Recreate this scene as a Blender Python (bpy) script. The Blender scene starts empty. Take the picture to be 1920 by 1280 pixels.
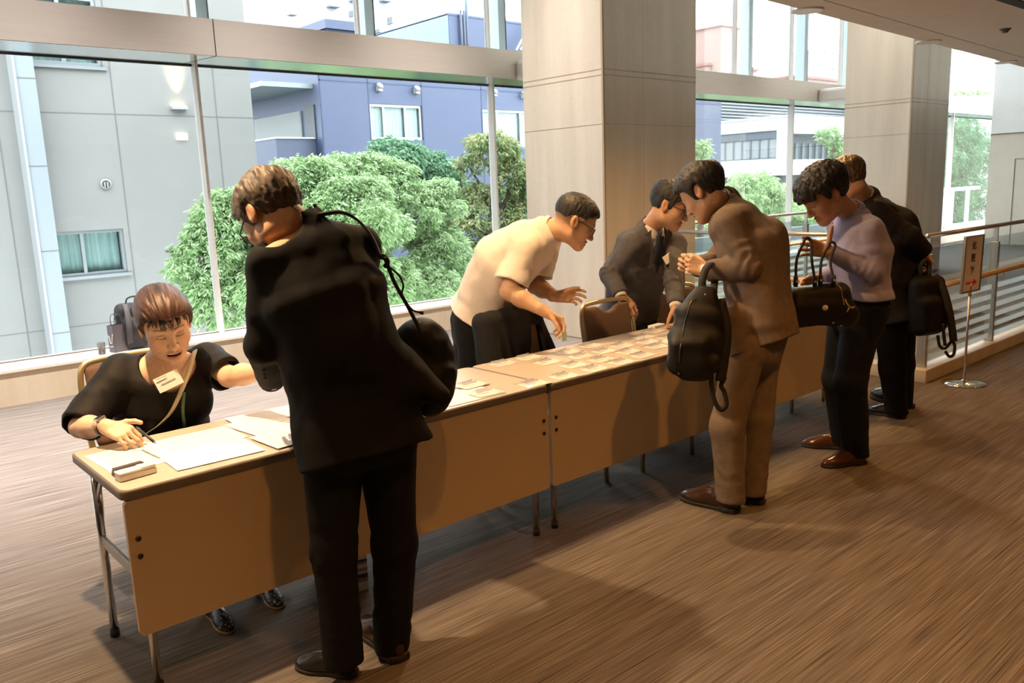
import bpy, bmesh, math, random
import numpy as np
from mathutils import Vector, Matrix
random.seed(7); rng = np.random.default_rng(7)
SC = bpy.context.scene; COL = SC.collection
PI = math.pi

# ------------------------------------------------------------------ camera (numbers measured from the table, wall and column lines)
F, PITCH, YAW, ROLL = 1555.79, 0.1839, 0.7183, -0.0369
CAM = np.array([-0.6679, -2.5808, 1.5668])
FW = np.array([math.sin(YAW)*math.cos(PITCH), math.cos(YAW)*math.cos(PITCH), -math.sin(PITCH)])
_r = np.array([math.cos(YAW), -math.sin(YAW), 0.0]); _u = np.cross(_r, FW)
RT = _r*math.cos(ROLL)+_u*math.sin(ROLL); UP = -_r*math.sin(ROLL)+_u*math.cos(ROLL)
def V3(*a): return np.array(a, float)
def ray(u, v): return FW + RT*(u-960)/F - UP*(v-640)/F
def atd(u, v, d): return CAM + ray(u, v)*d
def atx(u, v, x): r = ray(u, v); return CAM + r*(x-CAM[0])/r[0]
def aty(u, v, y): r = ray(u, v); return CAM + r*(y-CAM[1])/r[1]
def atz(u, v, z): r = ray(u, v); return CAM + r*(z-CAM[2])/r[2]
def nrm(v): v = np.asarray(v, float); return v/np.linalg.norm(v)

# ------------------------------------------------------------------ materials
MATS = {}
def mat(name, col=(.8, .8, .8), rough=.6, metal=0., **k):
    if name in MATS: return MATS[name]
    m = bpy.data.materials.new(name); m.use_nodes = True
    b = m.node_tree.nodes['Principled BSDF']
    b.inputs['Base Color'].default_value = (*col, 1); b.inputs['Roughness'].default_value = rough
    b.inputs['Metallic'].default_value = metal
    for kk, vv in k.items():
        b.inputs[kk.replace('_', ' ')].default_value = vv
    MATS[name] = m; return m
class NT:
    def __init__(s, m): s.t = m.node_tree; s.n = s.t.nodes; s.b = s.n['Principled BSDF']
    def add(s, typ, **k):
        n = s.n.new(typ)
        for kk, vv in k.items():
            if kk.startswith('i_'): n.inputs[kk[2:].replace('_', ' ')].default_value = vv
            else: setattr(n, kk, vv)
        return n
    def link(s, a, ao, b, bi): s.t.links.new(a.outputs[ao], b.inputs[bi])
    def coord(s, scale=(1, 1, 1), out='Object', rot=(0, 0, 0)):
        c = s.add('ShaderNodeTexCoord'); mp = s.add('ShaderNodeMapping')
        mp.inputs['Scale'].default_value = scale; mp.inputs['Rotation'].default_value = rot
        s.link(c, out, mp, 'Vector'); return mp
    def noise(s, vec, scale=5, detail=4, rough=.5):
        n = s.add('ShaderNodeTexNoise'); n.inputs['Scale'].default_value = scale
        n.inputs['Detail'].default_value = detail; n.inputs['Roughness'].default_value = rough
        s.link(vec, 'Vector', n, 'Vector'); return n
    def ramp(s, src, out, stops):
        r = s.add('ShaderNodeValToRGB'); e = r.color_ramp.elements
        while len(e) < len(stops): e.new(.5)
        for el, (p, c) in zip(e, stops): el.position = p; el.color = (*c, 1)
        s.link(src, out, r, 'Fac'); return r
    def bump(s, src, out, strength=.3, dist=.01):
        b = s.add('ShaderNodeBump'); b.inputs['Strength'].default_value = strength; b.inputs['Distance'].default_value = dist
        s.link(src, out, b, 'Height'); s.link(b, 'Normal', s.b, 'Normal'); return b
def noisy(name, c0, c1, scale=8, rough=.7, bump=0., bscale=None, stretch=(1, 1, 1), metal=0., detail=4, **k):
    if name in MATS: return MATS[name]
    m = mat(name, c0, rough, metal, **k); t = NT(m)
    mp = t.coord(stretch); n = t.noise(mp, scale, detail)
    r = t.ramp(n, 'Fac', [(.3, c0), (.7, c1)]); t.link(r, 'Color', t.b, 'Base Color')
    if bump:
        n2 = t.noise(mp, bscale or scale*4, 3); t.bump(n2, 'Fac', bump, .004)
    return m
def cloth(name, c, var=.15, rough=.85, weave=900, bump=.25, fold=.0):
    if name in MATS: return MATS[name]
    c = np.array(c); m = noisy(name, tuple(c*(1-var)), tuple(np.minimum(c*(1+var), 1)), 30, rough)
    t = NT(m); mp = t.coord(); n = t.noise(mp, weave, 2); n2 = t.noise(mp, 22, 3)
    mx = t.add('ShaderNodeMath', operation='MULTIPLY_ADD'); mx.inputs[1].default_value = 3.0
    t.link(n2, 'Fac', mx, 0); t.link(n, 'Fac', mx, 2)
    t.bump(mx, 'Value', bump, .003)
    t.b.inputs['Specular IOR Level'].default_value = .18
    return m

# ------------------------------------------------------------------ objects
def tag(o, label=None, cat=None, group=None, kind=None):
    if label: o['label'] = label
    if cat: o['category'] = cat
    if group: o['group'] = group
    if kind: o['kind'] = kind
    return o
def empty(name, loc=(0, 0, 0), rz=0, label=None, cat=None, group=None, kind=None):
    o = bpy.data.objects.new(name, None); COL.objects.link(o)
    o.empty_display_size = .1
    o.location = loc; o.rotation_euler = (0, 0, rz)
    return tag(o, label, cat, group, kind)
def world_of(o):
    L = Matrix.Translation(o.location) @ o.rotation_euler.to_matrix().to_4x4()
    return L if o.parent is None else world_of(o.parent) @ o.matrix_parent_inverse @ L
def link_mesh(name, me, m=None, parent=None, loc=None, rz=0):
    o = bpy.data.objects.new(name, me); COL.objects.link(o)
    if m is not None:
        for mm in (m if isinstance(m, (list, tuple)) else [m]): me.materials.append(mm)
    if parent is not None:
        o.parent = parent
        if loc is None:      # geometry given in world space: bring it into the parent's space
            Pm = world_of(parent)
            o.matrix_parent_inverse = Pm.inverted()
    if loc is not None: o.location = loc; o.rotation_euler = (0, 0, rz)
    return o
def np_mesh(name, verts, quads, smooth=True):
    verts = np.asarray(verts, np.float32); quads = np.asarray(quads, np.int32); k = quads.shape[1]
    me = bpy.data.meshes.new(name)
    me.vertices.add(len(verts)); me.vertices.foreach_set('co', verts.ravel())
    me.loops.add(quads.size); me.loops.foreach_set('vertex_index', quads.ravel())
    me.polygons.add(len(quads)); me.polygons.foreach_set('loop_start', np.arange(0, quads.size, k, dtype=np.int32))
    me.polygons.foreach_set('loop_total', np.full(len(quads), k, np.int32))
    me.polygons.foreach_set('use_smooth', np.full(len(quads), smooth, bool))
    me.update(calc_edges=True); me.validate(); return me
class MB:
    """collects shapes in one bmesh; build() links it as ONE object"""
    def __init__(s): s.bm = bmesh.new()
    def box(s, lo, hi, bev=0., rot=None, c=None, mi=0):
        lo = Vector(lo); hi = Vector(hi)
        r = bmesh.ops.create_cube(s.bm, size=1.)
        vs = r['verts']; ce = (lo+hi)/2; d = hi-lo
        for v in vs: v.co = Vector((v.co.x*d.x, v.co.y*d.y, v.co.z*d.z))
        if bev:
            es = list({e for v in vs for e in v.link_edges})
            rr = bmesh.ops.bevel(s.bm, geom=es, offset=bev, segments=2, affect='EDGES', profile=.6)
            vs = list({v for f in rr['faces'] for v in f.verts} | {v for v in vs if v.is_valid})
        for v in vs:
            co = v.co
            if rot is not None: co = rot @ co
            v.co = co + ce
        if mi:
            for f in {f for v in vs for f in v.link_faces}: f.material_index = mi
        return s
    def tube(s, pts, r, n=10, cap=True, mi=0):
        pts = [Vector(p) for p in pts]; m = len(pts)
        rs = r if isinstance(r, (list, tuple)) else [r]*m
        rings = []; prev = None
        for i, p in enumerate(pts):
            t = (pts[min(i+1, m-1)]-pts[max(i-1, 0)]).normalized()
            if prev is None:
                a = Vector((0, 0, 1)) if abs(t.z) < .9 else Vector((1, 0, 0))
                x = t.cross(a).normalized()
            else:
                x = (prev - t*prev.dot(t)).normalized()
            y = t.cross(x); prev = x
            rr = rs[i] if isinstance(rs[i], (tuple, list)) else (rs[i], rs[i])
            rings.append([s.bm.verts.new(p + x*math.cos(2*PI*k/n)*rr[0] + y*math.sin(2*PI*k/n)*rr[1]) for k in range(n)])
        fs = []
        for a, b in zip(rings, rings[1:]):
            for k in range(n): fs.append(s.bm.faces.new((a[k], a[(k+1) % n], b[(k+1) % n], b[k])))
        if cap:
            fs.append(s.bm.faces.new(list(reversed(rings[0])))); fs.append(s.bm.faces.new(rings[-1]))
        for f in fs: f.smooth = True; f.material_index = mi
        return s
    def ribbon(s, pts, w, th, wdir, mi=0):
        """flat strap: width w along wdir, thickness th"""
        pts = [Vector(p) for p in pts]; m = len(pts); rings = []
        wd0 = Vector(wdir)
        for i, p in enumerate(pts):
            t = (pts[min(i+1, m-1)]-pts[max(i-1, 0)]).normalized()
            x = (wd0 - t*wd0.dot(t)).normalized(); y = t.cross(x)
            rings.append([s.bm.verts.new(p + x*a*w/2 + y*b*th/2) for a, b in ((-1, -1), (1, -1), (1, 1), (-1, 1))])
        for a, b in zip(rings, rings[1:]):
            for k in range(4):
                f = s.bm.faces.new((a[k], a[(k+1) % 4], b[(k+1) % 4], b[k])); f.smooth = True; f.material_index = mi
        for ring in (list(reversed(rings[0])), rings[-1]): s.bm.faces.new(ring).material_index = mi
        return s
    def lathe(s, prof, c=(0, 0, 0), n=32, mi=0):
        c = Vector(c); rings = []
        for r, z in prof:
            rings.append([s.bm.verts.new(c+Vector((r*math.cos(2*PI*k/n), r*math.sin(2*PI*k/n), z))) for k in range(n)])
        for a, b in zip(rings, rings[1:]):
            for k in range(n):
                f = s.bm.faces.new((a[k], a[(k+1) % n], b[(k+1) % n], b[k])); f.smooth = True; f.material_index = mi
        s.bm.faces.new(list(reversed(rings[0]))).material_index = mi; s.bm.faces.new(rings[-1]).material_index = mi
        return s
    def prism(s, poly, d, mi=0):
        """poly: 3-D points of one face; d: extrusion vector"""
        d = Vector(d); a = [s.bm.verts.new(Vector(p)) for p in poly]; b = [s.bm.verts.new(Vector(p)+d) for p in poly]
        n = len(a)
        s.bm.faces.new(a).material_index = mi; s.bm.faces.new(list(reversed(b))).material_index = mi
        for k in range(n): s.bm.faces.new((a[(k+1) % n], a[k], b[k], b[(k+1) % n])).material_index = mi
        return s
    def build(s, name, m=None, parent=None, loc=None, rz=0, smooth=False, auto=None):
        bmesh.ops.recalc_face_normals(s.bm, faces=s.bm.faces[:])
        if smooth:
            for f in s.bm.faces: f.smooth = True
        me = bpy.data.meshes.new(name); s.bm.to_mesh(me); s.bm.free()
        return link_mesh(name, me, m, parent, loc, rz)
def rotz(p, a): c, s_ = math.cos(a), math.sin(a); return (p[0]*c-p[1]*s_, p[0]*s_+p[1]*c, p[2])
def rrect(w, h, r, n=6, z=0., cx=0, cy=0):
    out = []
    for (sx, sy, a0) in ((1, 1, 0), (-1, 1, PI/2), (-1, -1, PI), (1, -1, 1.5*PI)):
        for k in range(n+1):
            a = a0+PI/2*k/n
            out.append((cx+sx*(w/2-r)+r*math.cos(a), cy+sy*(h/2-r)+r*math.sin(a), z))
    return out
def bez(pts, n=8):
    """Catmull-Rom through points"""
    P = [np.asarray(p, float) for p in pts]; P = [2*P[0]-P[1]]+P+[2*P[-1]-P[-2]]; out = []
    for i in range(1, len(P)-2):
        for k in range(n):
            t = k/n; a, b, c, d = P[i-1], P[i], P[i+1], P[i+2]
            out.append(.5*((2*b)+(-a+c)*t+(2*a-5*b+4*c-d)*t*t+(-a+3*b-3*c+d)*t**3))
    out.append(P[-2]); return [tuple(q) for q in out]
def copy_thing(o, loc=None, rz=None, label=None, group=None):
    c = o.copy(); COL.objects.link(c)
    for ch in o.children:
        d = ch.copy(); COL.objects.link(d); d.parent = c
        for g in ch.children:
            e = g.copy(); COL.objects.link(e); e.parent = d
    if loc is not None: c.location = loc
    if rz is not None: c.rotation_euler = (0, 0, rz)
    if label: c['label'] = label
    if group: c['group'] = group
    return c

# ------------------------------------------------------------------ implicit surfaces: smooth blends of simple solids, meshed with surface nets
def smin(a, b, k):
    if k <= 0: return np.minimum(a, b)
    h = np.clip(.5+.5*(b-a)/k, 0, 1); return b*(1-h)+a*h-k*h*(1-h)
def smax(a, b, k): return -smin(-a, -b, k)
def vnoise(p, seed=0):
    q = np.floor(p).astype(np.int64); f = p-q; f = f*f*(3-2*f); r = 0
    for dx in (0, 1):
        for dy in (0, 1):
            for dz in (0, 1):
                h = ((q[:, 0]+dx)*73856093) ^ ((q[:, 1]+dy)*19349663) ^ ((q[:, 2]+dz)*83492791) ^ (seed*2654435761)
                h = (h ^ (h >> 13))*1274126177 & 0xffffffff
                h = ((h ^ (h >> 16)) & 0xffff)/32767.5-1
                r = r+h*(f[:, 0] if dx else 1-f[:, 0])*(f[:, 1] if dy else 1-f[:, 1])*(f[:, 2] if dz else 1-f[:, 2])
    return r
def rc(a, b, ra, rb):
    a = np.asarray(a, float); b = np.asarray(b, float); ba = b-a; L = ba@ba+1e-12
    def f(p):
        h = np.clip((p-a)@ba/L, 0, 1)
        return np.linalg.norm(p-a-h[:, None]*ba, axis=1)-(ra+(rb-ra)*h)
    return f
def ell(c, r, R=None):
    c = np.asarray(c, float); r = np.asarray(r, float); R = np.eye(3) if R is None else np.asarray(R)
    def f(p):
        q = (p-c)@R.T; k0 = np.linalg.norm(q/r, axis=1); k1 = np.linalg.norm(q/(r*r), axis=1)+1e-9
        return k0*(k0-1)/k1
    return f
def rbox(c, h, R=None, r=.005):
    c = np.asarray(c, float); h = np.asarray(h, float)-r; R = np.eye(3) if R is None else np.asarray(R)
    def f(p):
        q = np.abs((p-c)@R.T)-h
        return np.linalg.norm(np.maximum(q, 0), axis=1)+np.minimum(q.max(axis=1), 0)-r
    return f
def plane(c, n):
    c = np.asarray(c, float); n = nrm(n)
    return lambda p: (p-c)@n
def loft(nodes, pw=2.4, k=.0):
    """nodes: (centre, half-width, half-depth, width axis)"""
    N = [(np.asarray(c, float), a, b, nrm(l)) for c, a, b, l in nodes]
    def f(p):
        D = np.full(len(p), 9.)
        for (c0, a0, b0, l0), (c1, a1, b1, l1) in zip(N, N[1:]):
            ax = c1-c0; L = np.linalg.norm(ax); ax = ax/L
            s0 = (p-c0)@ax; s = np.clip(s0/L, 0, 1); w = s0-np.clip(s0, 0, L)
            o = p-c0-(s*L)[:, None]*ax
            lt = l0+(l1-l0)*.5; lt = nrm(lt-ax*(lt@ax)); sg = np.cross(ax, lt)
            ra = a0+(a1-a0)*s; rb = b0+(b1-b0)*s; m = np.minimum(ra, rb)
            x = np.abs(o@lt)/ra; y = np.abs(o@sg)/rb; z = np.abs(w)/(m*.6)
            d = ((x**pw+y**pw+z**pw+1e-12)**(1/pw)-1)*m
            D = smin(D, d, k) if k else np.minimum(D, d)
        return D
    return f
class Sdf:
    def __init__(s): s.ops = []
    def u(s, f, k=.02): s.ops.append(('u', f, k)); return s
    def cut(s, f, k=.004): s.ops.append(('i', f, k)); return s      # keeps f<0
    def sub(s, f, k=.004): s.ops.append(('s', f, k)); return s
    def disp(s, f): s.ops.append(('d', f, 0)); return s
    def __call__(s, p):
        D = None
        for op, f, k in s.ops:
            d = f(p)
            if D is None: D = d
            elif op == 'u': D = smin(D, d, k)
            elif op == 'i': D = smax(D, d, k)
            elif op == 's': D = smax(D, -d, k)
            else: D = D+d
        return D
EDG = [(0, 1), (2, 3), (4, 5), (6, 7), (0, 2), (1, 3), (4, 6), (5, 7), (0, 4), (1, 5), (2, 6), (3, 7)]
COR = np.array([[(i >> 2) & 1, (i >> 1) & 1, i & 1] for i in range(8)])
def sdf_mesh(f, lo, hi, h, blk=4):
    lo = np.asarray(lo, float); hi = np.asarray(hi, float)
    nb = np.maximum(np.ceil((hi-lo)/(h*blk)).astype(int), 1); n = nb*blk+1
    g = np.stack(np.meshgrid(*[np.arange(k) for k in nb], indexing='ij'), -1).reshape(-1, 3)
    dc = f(lo+(g+.5)*h*blk)
    act = np.abs(dc) < h*blk*1.35+.004
    V = np.repeat(np.repeat(np.repeat(np.where(dc < 0, -1., 1.).reshape(nb), blk, 0), blk, 1), blk, 2)
    V = np.pad(V, ((0, 1),)*3, mode='edge')
    M = np.zeros(n, bool)
    for i in g[act]: M[i[0]*blk:i[0]*blk+blk+1, i[1]*blk:i[1]*blk+blk+1, i[2]*blk:i[2]*blk+blk+1] = True
    idx = np.argwhere(M)
    if len(idx) == 0: raise ValueError('empty sdf')
    vals = np.empty(len(idx))
    for a in range(0, len(idx), 400000): vals[a:a+400000] = f(lo+idx[a:a+400000]*h)
    V[M] = vals
    V[0] = V[-1] = 1; V[:, 0] = V[:, -1] = 1; V[:, :, 0] = V[:, :, -1] = 1
    S = V < 0
    c = np.zeros(np.array(S.shape)-1, np.int8)
    for o in COR: c += S[o[0]:S.shape[0]-1+o[0], o[1]:S.shape[1]-1+o[1], o[2]:S.shape[2]-1+o[2]]
    cells = np.argwhere((c > 0) & (c < 8))
    cid = -np.ones(c.shape, np.int64); cid[tuple(cells.T)] = np.arange(len(cells))
    vv = np.stack([V[tuple((cells+o).T)] for o in COR], 1)
    acc = np.zeros((len(cells), 3)); cnt = np.zeros(len(cells))
    for i, j in EDG:
        a, b = vv[:, i], vv[:, j]; x = (a < 0) != (b < 0)
        t = np.where(x, a/np.where(x, a-b, 1), 0)[:, None]
        acc += np.where(x[:, None], COR[i]+t*(COR[j]-COR[i]), 0); cnt += x
    P = lo+(cells+acc/cnt[:, None])*h
    Q = []
    for ax in range(3):
        o1, o2 = [(1, 2), (2, 0), (0, 1)][ax]
        d = [0, 0, 0]; d[ax] = 1
        A = S[:S.shape[0]-d[0], :S.shape[1]-d[1], :S.shape[2]-d[2]]; B = S[d[0]:, d[1]:, d[2]:]
        e = np.argwhere(A != B); e = e[(e[:, o1] > 0) & (e[:, o2] > 0)]
        e = e[(e[:, o1] < S.shape[o1]-1) & (e[:, o2] < S.shape[o2]-1)]
        ins = A[tuple(e.T)]
        def cc(s1, s2):
            q = e.copy(); q[:, o1] -= s1; q[:, o2] -= s2; return cid[tuple(q.T)]
        q = np.stack([cc(1, 1), cc(0, 1), cc(0, 0), cc(1, 0)], 1)
        q[~ins] = q[~ins][:, ::-1]; Q.append(q)
    Q = np.concatenate(Q); Q = Q[(Q >= 0).all(1)]
    return P, Q
def relax(P, Q, it=1, lam=.5):
    for _ in range(it):
        for l in (lam, -lam*.9):
            s = np.zeros_like(P); c = np.zeros(len(P))
            for k in range(4):
                a, b = Q[:, k], Q[:, (k+1) % 4]
                np.add.at(s, a, P[b]); np.add.at(c, a, 1); np.add.at(s, b, P[a]); np.add.at(c, b, 1)
            P = P+l*(s/np.maximum(c, 1)[:, None]-P)
    return P
def sdf_obj(name, f, lo, hi, h, m, parent=None, relax_it=1, colf=None):
    P, Q = sdf_mesh(f, lo, hi, h)
    if relax_it: P = relax(P, Q, relax_it)
    me = np_mesh(name, P, Q)
    if colf is not None:
        add_col(me, colf(P))
    return link_mesh(name, me, m, parent)
def add_col(me, C):
    at = me.color_attributes.new('Col', 'FLOAT_COLOR', 'POINT')
    at.data.foreach_set('color', np.concatenate([C, np.ones((len(C), 1))], 1).astype(np.float32).ravel())
def bounds(pts, pad):
    P = np.array(pts); return P.min(0)-pad, P.max(0)+pad
# ================================================================== materials of the place
def carpet():
    m = mat('carpet', (.3, .24, .2), .95); t = NT(m)
    mp = t.coord((2.2, 150, 1)); n = t.noise(mp, 1.0, 2, .6)
    mp2 = t.coord((2.6, 230, 1)); n2 = t.noise(mp2, 1.0, 2, .5)
    mp3 = t.coord((1.6, 30, 1)); n3 = t.noise(mp3, 1.0, 3, .5)
    a = t.add('ShaderNodeMath', operation='MULTIPLY_ADD'); a.inputs[1].default_value = .40; a.inputs[2].default_value = -.005
    t.link(n, 'Fac', a, 0)
    b = t.add('ShaderNodeMath', operation='MULTIPLY_ADD'); b.inputs[1].default_value = .48
    t.link(n2, 'Fac', b, 0); t.link(a, 'Value', b, 2)
    c = t.add('ShaderNodeMath', operation='MULTIPLY_ADD'); c.inputs[1].default_value = .17
    t.link(n3, 'Fac', c, 0); t.link(b, 'Value', c, 2)
    r = t.ramp(c, 'Value', [(.34, (.042, .034, .029)), (.46, (.098, .083, .073)), (.58, (.158, .137, .121)), (.72, (.25, .222, .20))])
    # square-cut ends: short dashes across the pile
    t.link(r, 'Color', t.b, 'Base Color'); t.bump(c, 'Value', .5, .004)
    t.b.inputs['Specular IOR Level'].default_value = .15
    return m
def stone(name, c0, c1, gloss=.35):
    m = mat(name, c0, gloss); t = NT(m)
    mp = t.coord((7, 7, .7)); n = t.noise(mp, .6, 5, .55); n2 = t.noise(t.coord((1, 1, 1)), 22, 5, .6)
    mx = t.add('ShaderNodeMath', operation='MULTIPLY_ADD'); mx.inputs[1].default_value = .25
    t.link(n2, 'Fac', mx, 0); t.link(n, 'Fac', mx, 2)
    r = t.ramp(mx, 'Value', [(.42, c0), (.8, c1)]); t.link(r, 'Color', t.b, 'Base Color')
    return m
def thin_glass(name, tint=(1, 1, 1), refl=.06, frost=0.):
    m = bpy.data.materials.new(name); m.use_nodes = True; nt = m.node_tree; nt.nodes.clear()
    o = nt.nodes.new('ShaderNodeOutputMaterial'); tr = nt.nodes.new('ShaderNodeBsdfTransparent'); tr.inputs[0].default_value = (*tint, 1)
    g = nt.nodes.new('ShaderNodeBsdfGlossy'); g.inputs['Roughness'].default_value = .02
    lw = nt.nodes.new('ShaderNodeFresnel'); lw.inputs['IOR'].default_value = 1.33
    mul = nt.nodes.new('ShaderNodeMath'); mul.operation = 'MULTIPLY'; mul.inputs[1].default_value = refl*9
    mul.use_clamp = True
    mx = nt.nodes.new('ShaderNodeMixShader'); nt.links.new(lw.outputs[0], mul.inputs[0]); nt.links.new(mul.outputs[0], mx.inputs[0])
    nt.links.new(tr.outputs[0], mx.inputs[1]); nt.links.new(g.outputs[0], mx.inputs[2]); last = mx
    if frost:
        d = nt.nodes.new('ShaderNodeBsdfTranslucent'); d.inputs[0].default_value = (.85, .9, .92, 1)
        d2 = nt.nodes.new('ShaderNodeBsdfDiffuse'); d2.inputs[0].default_value = (.75, .8, .82, 1)
        ad = nt.nodes.new('ShaderNodeMixShader'); ad.inputs[0].default_value = .5
        nt.links.new(d.outputs[0], ad.inputs[1]); nt.links.new(d2.outputs[0], ad.inputs[2])
        m2 = nt.nodes.new('ShaderNodeMixShader'); m2.inputs[0].default_value = frost
        nt.links.new(mx.outputs[0], m2.inputs[1]); nt.links.new(ad.outputs[0], m2.inputs[2]); last = m2
    nt.links.new(last.outputs[0], o.inputs[0]); return m
def emit(name, col, s):
    m = bpy.data.materials.new(name); m.use_nodes = True; b = m.node_tree.nodes['Principled BSDF']
    b.inputs['Base Color'].default_value = (*col, 1)
    b.inputs['Emission Color'].default_value = (*col, 1); b.inputs['Emission Strength'].default_value = s; return m
M_FLOOR = carpet()
M_STONE = stone('limestone', (.50, .43, .34), (.60, .53, .43), .3)
M_STONE2 = stone('limestone kerb', (.52, .44, .33), (.62, .54, .42), .4)
M_JOINT = mat('joint', (.16, .13, .10), .8)
M_CEIL = noisy('ceiling paint', (.66, .60, .52), (.70, .64, .56), 6, .8)
M_WALLP = noisy('wall paint', (.62, .56, .46), (.66, .60, .5), 3, .7); M_WALLD = noisy('wood veneer', (.16, .10, .06), (.22, .14, .085), 4, .5, stretch=(4, 4, .5))
M_WHITE = noisy('white paint', (.80, .80, .79), (.84, .84, .83), 3, .6)
M_ALU = noisy('satin aluminium', (.66, .61, .57), (.69, .64, .60), 40, .42, stretch=(.05, 1, 1), metal=.25)
M_SOFFIT = mat('polished aluminium', (.74, .76, .74), .16, .95)
M_STEEL = noisy('brushed steel', (.50, .49, .47), (.60, .58, .56), 60, .32, stretch=(1, 1, .05), metal=.9)
M_CHROME = mat('chrome', (.86, .86, .86), .07, 1.)
M_WOOD = noisy('handrail wood', (.50, .30, .13), (.62, .40, .19), 14, .4, stretch=(.12, 1, 1))
M_GLASS = thin_glass('window glass', (.975, .99, .985), .05)
M_RGLASS = thin_glass('rail glass', (.93, .97, .96), .05)
M_FROST = thin_glass('frosted band', (.9, .95, .95), .04, .62)
M_POSTW = mat('pale blue frame', (.50, .62, .68), .5)
M_LAMP = emit('lamp disc', (1., .82, .58), 14)
M_DARK = mat('dark slot', (.03, .03, .03), .8)

def struct(name, mb, m, parent=None, **k):
    o = mb.build(name, m, parent, **k)
    if parent is None: o['kind'] = 'structure'
    return o
# ------------------------------------------------------------------ room shell
X0, X1, YB, YS, YG = -7.0, 18.7, -6.5, 4.889, 5.263
XE = 23.0
HX0, HX1, HY0, HY1 = 5.80, 9.3, .08, 2.72         # stair opening in the floor
b = MB()
for lo, hi in (((X0, YB, -.25), (HX0, YS, 0)), ((HX1, YB, -.25), (XE, YS, 0)), ((HX0, YB, -.25), (HX1, HY0, 0)), ((HX0, HY1, -.25), (HX1, YS, 0))):
    b.box(lo, hi)
struct('floor', b, M_FLOOR)
def cedge(x): return .849+.059*(x-4.826)          # the soffit runs a little off the window line
ZC, ZH = 2.8, 6.2
b = MB(); b.prism([(X0, YB, ZC), (XE, YB, ZC), (XE, cedge(XE), ZC), (X0, cedge(X0), ZC)], (0, 0, .3))
b.prism([(X0, cedge(X0)-.262, ZC-.001), (XE, cedge(XE)-.262, ZC-.001), (XE, cedge(XE)-.254, ZC-.001), (X0, cedge(X0)-.254, ZC-.001)], (0, 0, .002), mi=1)
struct('ceiling', b, [M_CEIL, M_JOINT])
b = MB(); b.prism([(X0, cedge(X0)-.12, ZC+.3), (XE, cedge(XE)-.12, ZC+.3), (XE, cedge(XE), ZC+.3), (X0, cedge(X0), ZC+.3)], (0, 0, ZH-ZC-.3))
struct('trim_1', b, M_CEIL)
b = MB(); b.box((X0, -.5, ZH), (XE, YG+.03, ZH+.2)); struct('ceiling_high', b, M_CEIL)
b = MB(); b.box((X0-.2, YB, 0), (X0, 5.6, ZH)); struct('wall_left', b, M_WALLD)
b = MB(); b.box((X0, YB-.2, 0), (XE, YB, ZC)); struct('wall_back', b, M_WALLD)
b = MB(); b.box((X1, YB, 0), (X1+.3, 4.12, 2.27)); b.box((X1-.012, YB, 2.27), (X1+.3, 4.12, 2.29), mi=1)
for y0 in (3.62, 2.75):                            # the outlines of a door leaf
    b.box((X1-.006, y0, .0), (X1, y0+.012, 1.75), mi=1)
b.box((X1-.006, 2.75, 1.75), (X1, 3.63, 1.762), mi=1)
struct('wall_right', b, [M_WALLP, M_JOINT])
b = MB(); b.box((X1, YB, 2.29), (X1+.3, 4.12, ZH)); struct('wall_right_upper', b, M_WHITE)
b = MB(); b.box((XE-.1, 3.9, 0), (XE+.1, 5.4, ZH)); struct('wall_far', b, M_WALLP)
# sill wall under the glass
b = MB(); b.box((X0, YS, 0), (XE, YG+.12, .262)); struct('wall_window', b, M_STONE2)
b = MB(); b.box((X0, YS-.012, .262), (XE, YG+.12, .289), .004); b.box((X0, YG-.02, .289), (XE, YG+.02, .296), mi=1)
struct('trim_2', b, [noisy('sill stone', (.70, .64, .57), (.76, .70, .63), 20, .5), M_JOINT])
# beam across the glass
ZB0, ZB1, YBM = 2.767, 3.073, 4.69
b = MB(); b.box((X0, YBM, ZB0+.004), (XE, YG+.1, ZB1)); b.box((X0, YBM+.01, ZB0), (XE, YG-.02, ZB0+.004), mi=1)
b.box((X0, YG-.02, ZB0-.012), (XE, YG+.02, ZB0+.004), mi=2)
for xs in (-4.23, 2.42, 9.07, 15.72):
    b.box((xs-.004, YBM-.002, ZB0), (xs+.004, YBM+.01, ZB1), mi=2)
    b.prism([(xs-.004, YBM, ZB0-.001), (xs+.004, YBM, ZB0-.001), (xs-.10, YG, ZB0-.001), (xs-.108, YG, ZB0-.001)], (0, 0, .003), mi=2)
struct('beam', b, [M_ALU, M_SOFFIT, M_DARK])
# glass panes and fins
NW = 0
fins = [-4.65, -1.11, 2.43, 5.965, 9.35, 12.70, 16.1, 19.5]
def window(lo, hi):
    global NW; NW += 1
    b = MB(); b.box(lo, hi); w = struct('window_%d' % NW, b, M_GLASS); return w
allx = [X0]+fins+[XE]
for a, c in zip(allx, allx[1:]):
    window((a+.014, YG-.005, .296), (c-.014, YG+.005, ZB0-.012))
upx = sorted(set([X0]+fins+[(a+c)/2 for a, c in zip(fins, fins[1:])]+[XE]))
for a, c in zip(upx, upx[1:]):
    window((a+.012, YG-.005, ZB1), (c-.012, YG+.005, ZH))
M_FIN = mat('fin grey', (.80, .76, .72), .45, .1)
NT_ = 2
def trim(mb, m):
    global NT_; NT_ += 1
    return struct('trim_%d' % NT_, mb, m)
for x in fins:
    b = MB(); b.box((x-.013, YG-.09, .289), (x+.013, YG+.02, ZB0)); trim(b, M_FIN)
for x in upx[1:-1]:
    b = MB(); b.box((x-.012, YG-.05, ZB1), (x+.012, YG+.02, ZH)); trim(b, M_FIN)
for x in (2.74, 4.63, 6.58, 8.4, 10.2, 12.15, 13.95, 15.7):
    b = MB(); b.box((x-.055, YG+.42, ZB1-.06), (x+.055, YG+.60, ZH+1)); b.box((x+.055, YG+.41, ZB1-.06), (x+.062, YG+.61, ZH+1), mi=1)
    trim(b, [M_POSTW, M_DARK])
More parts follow.
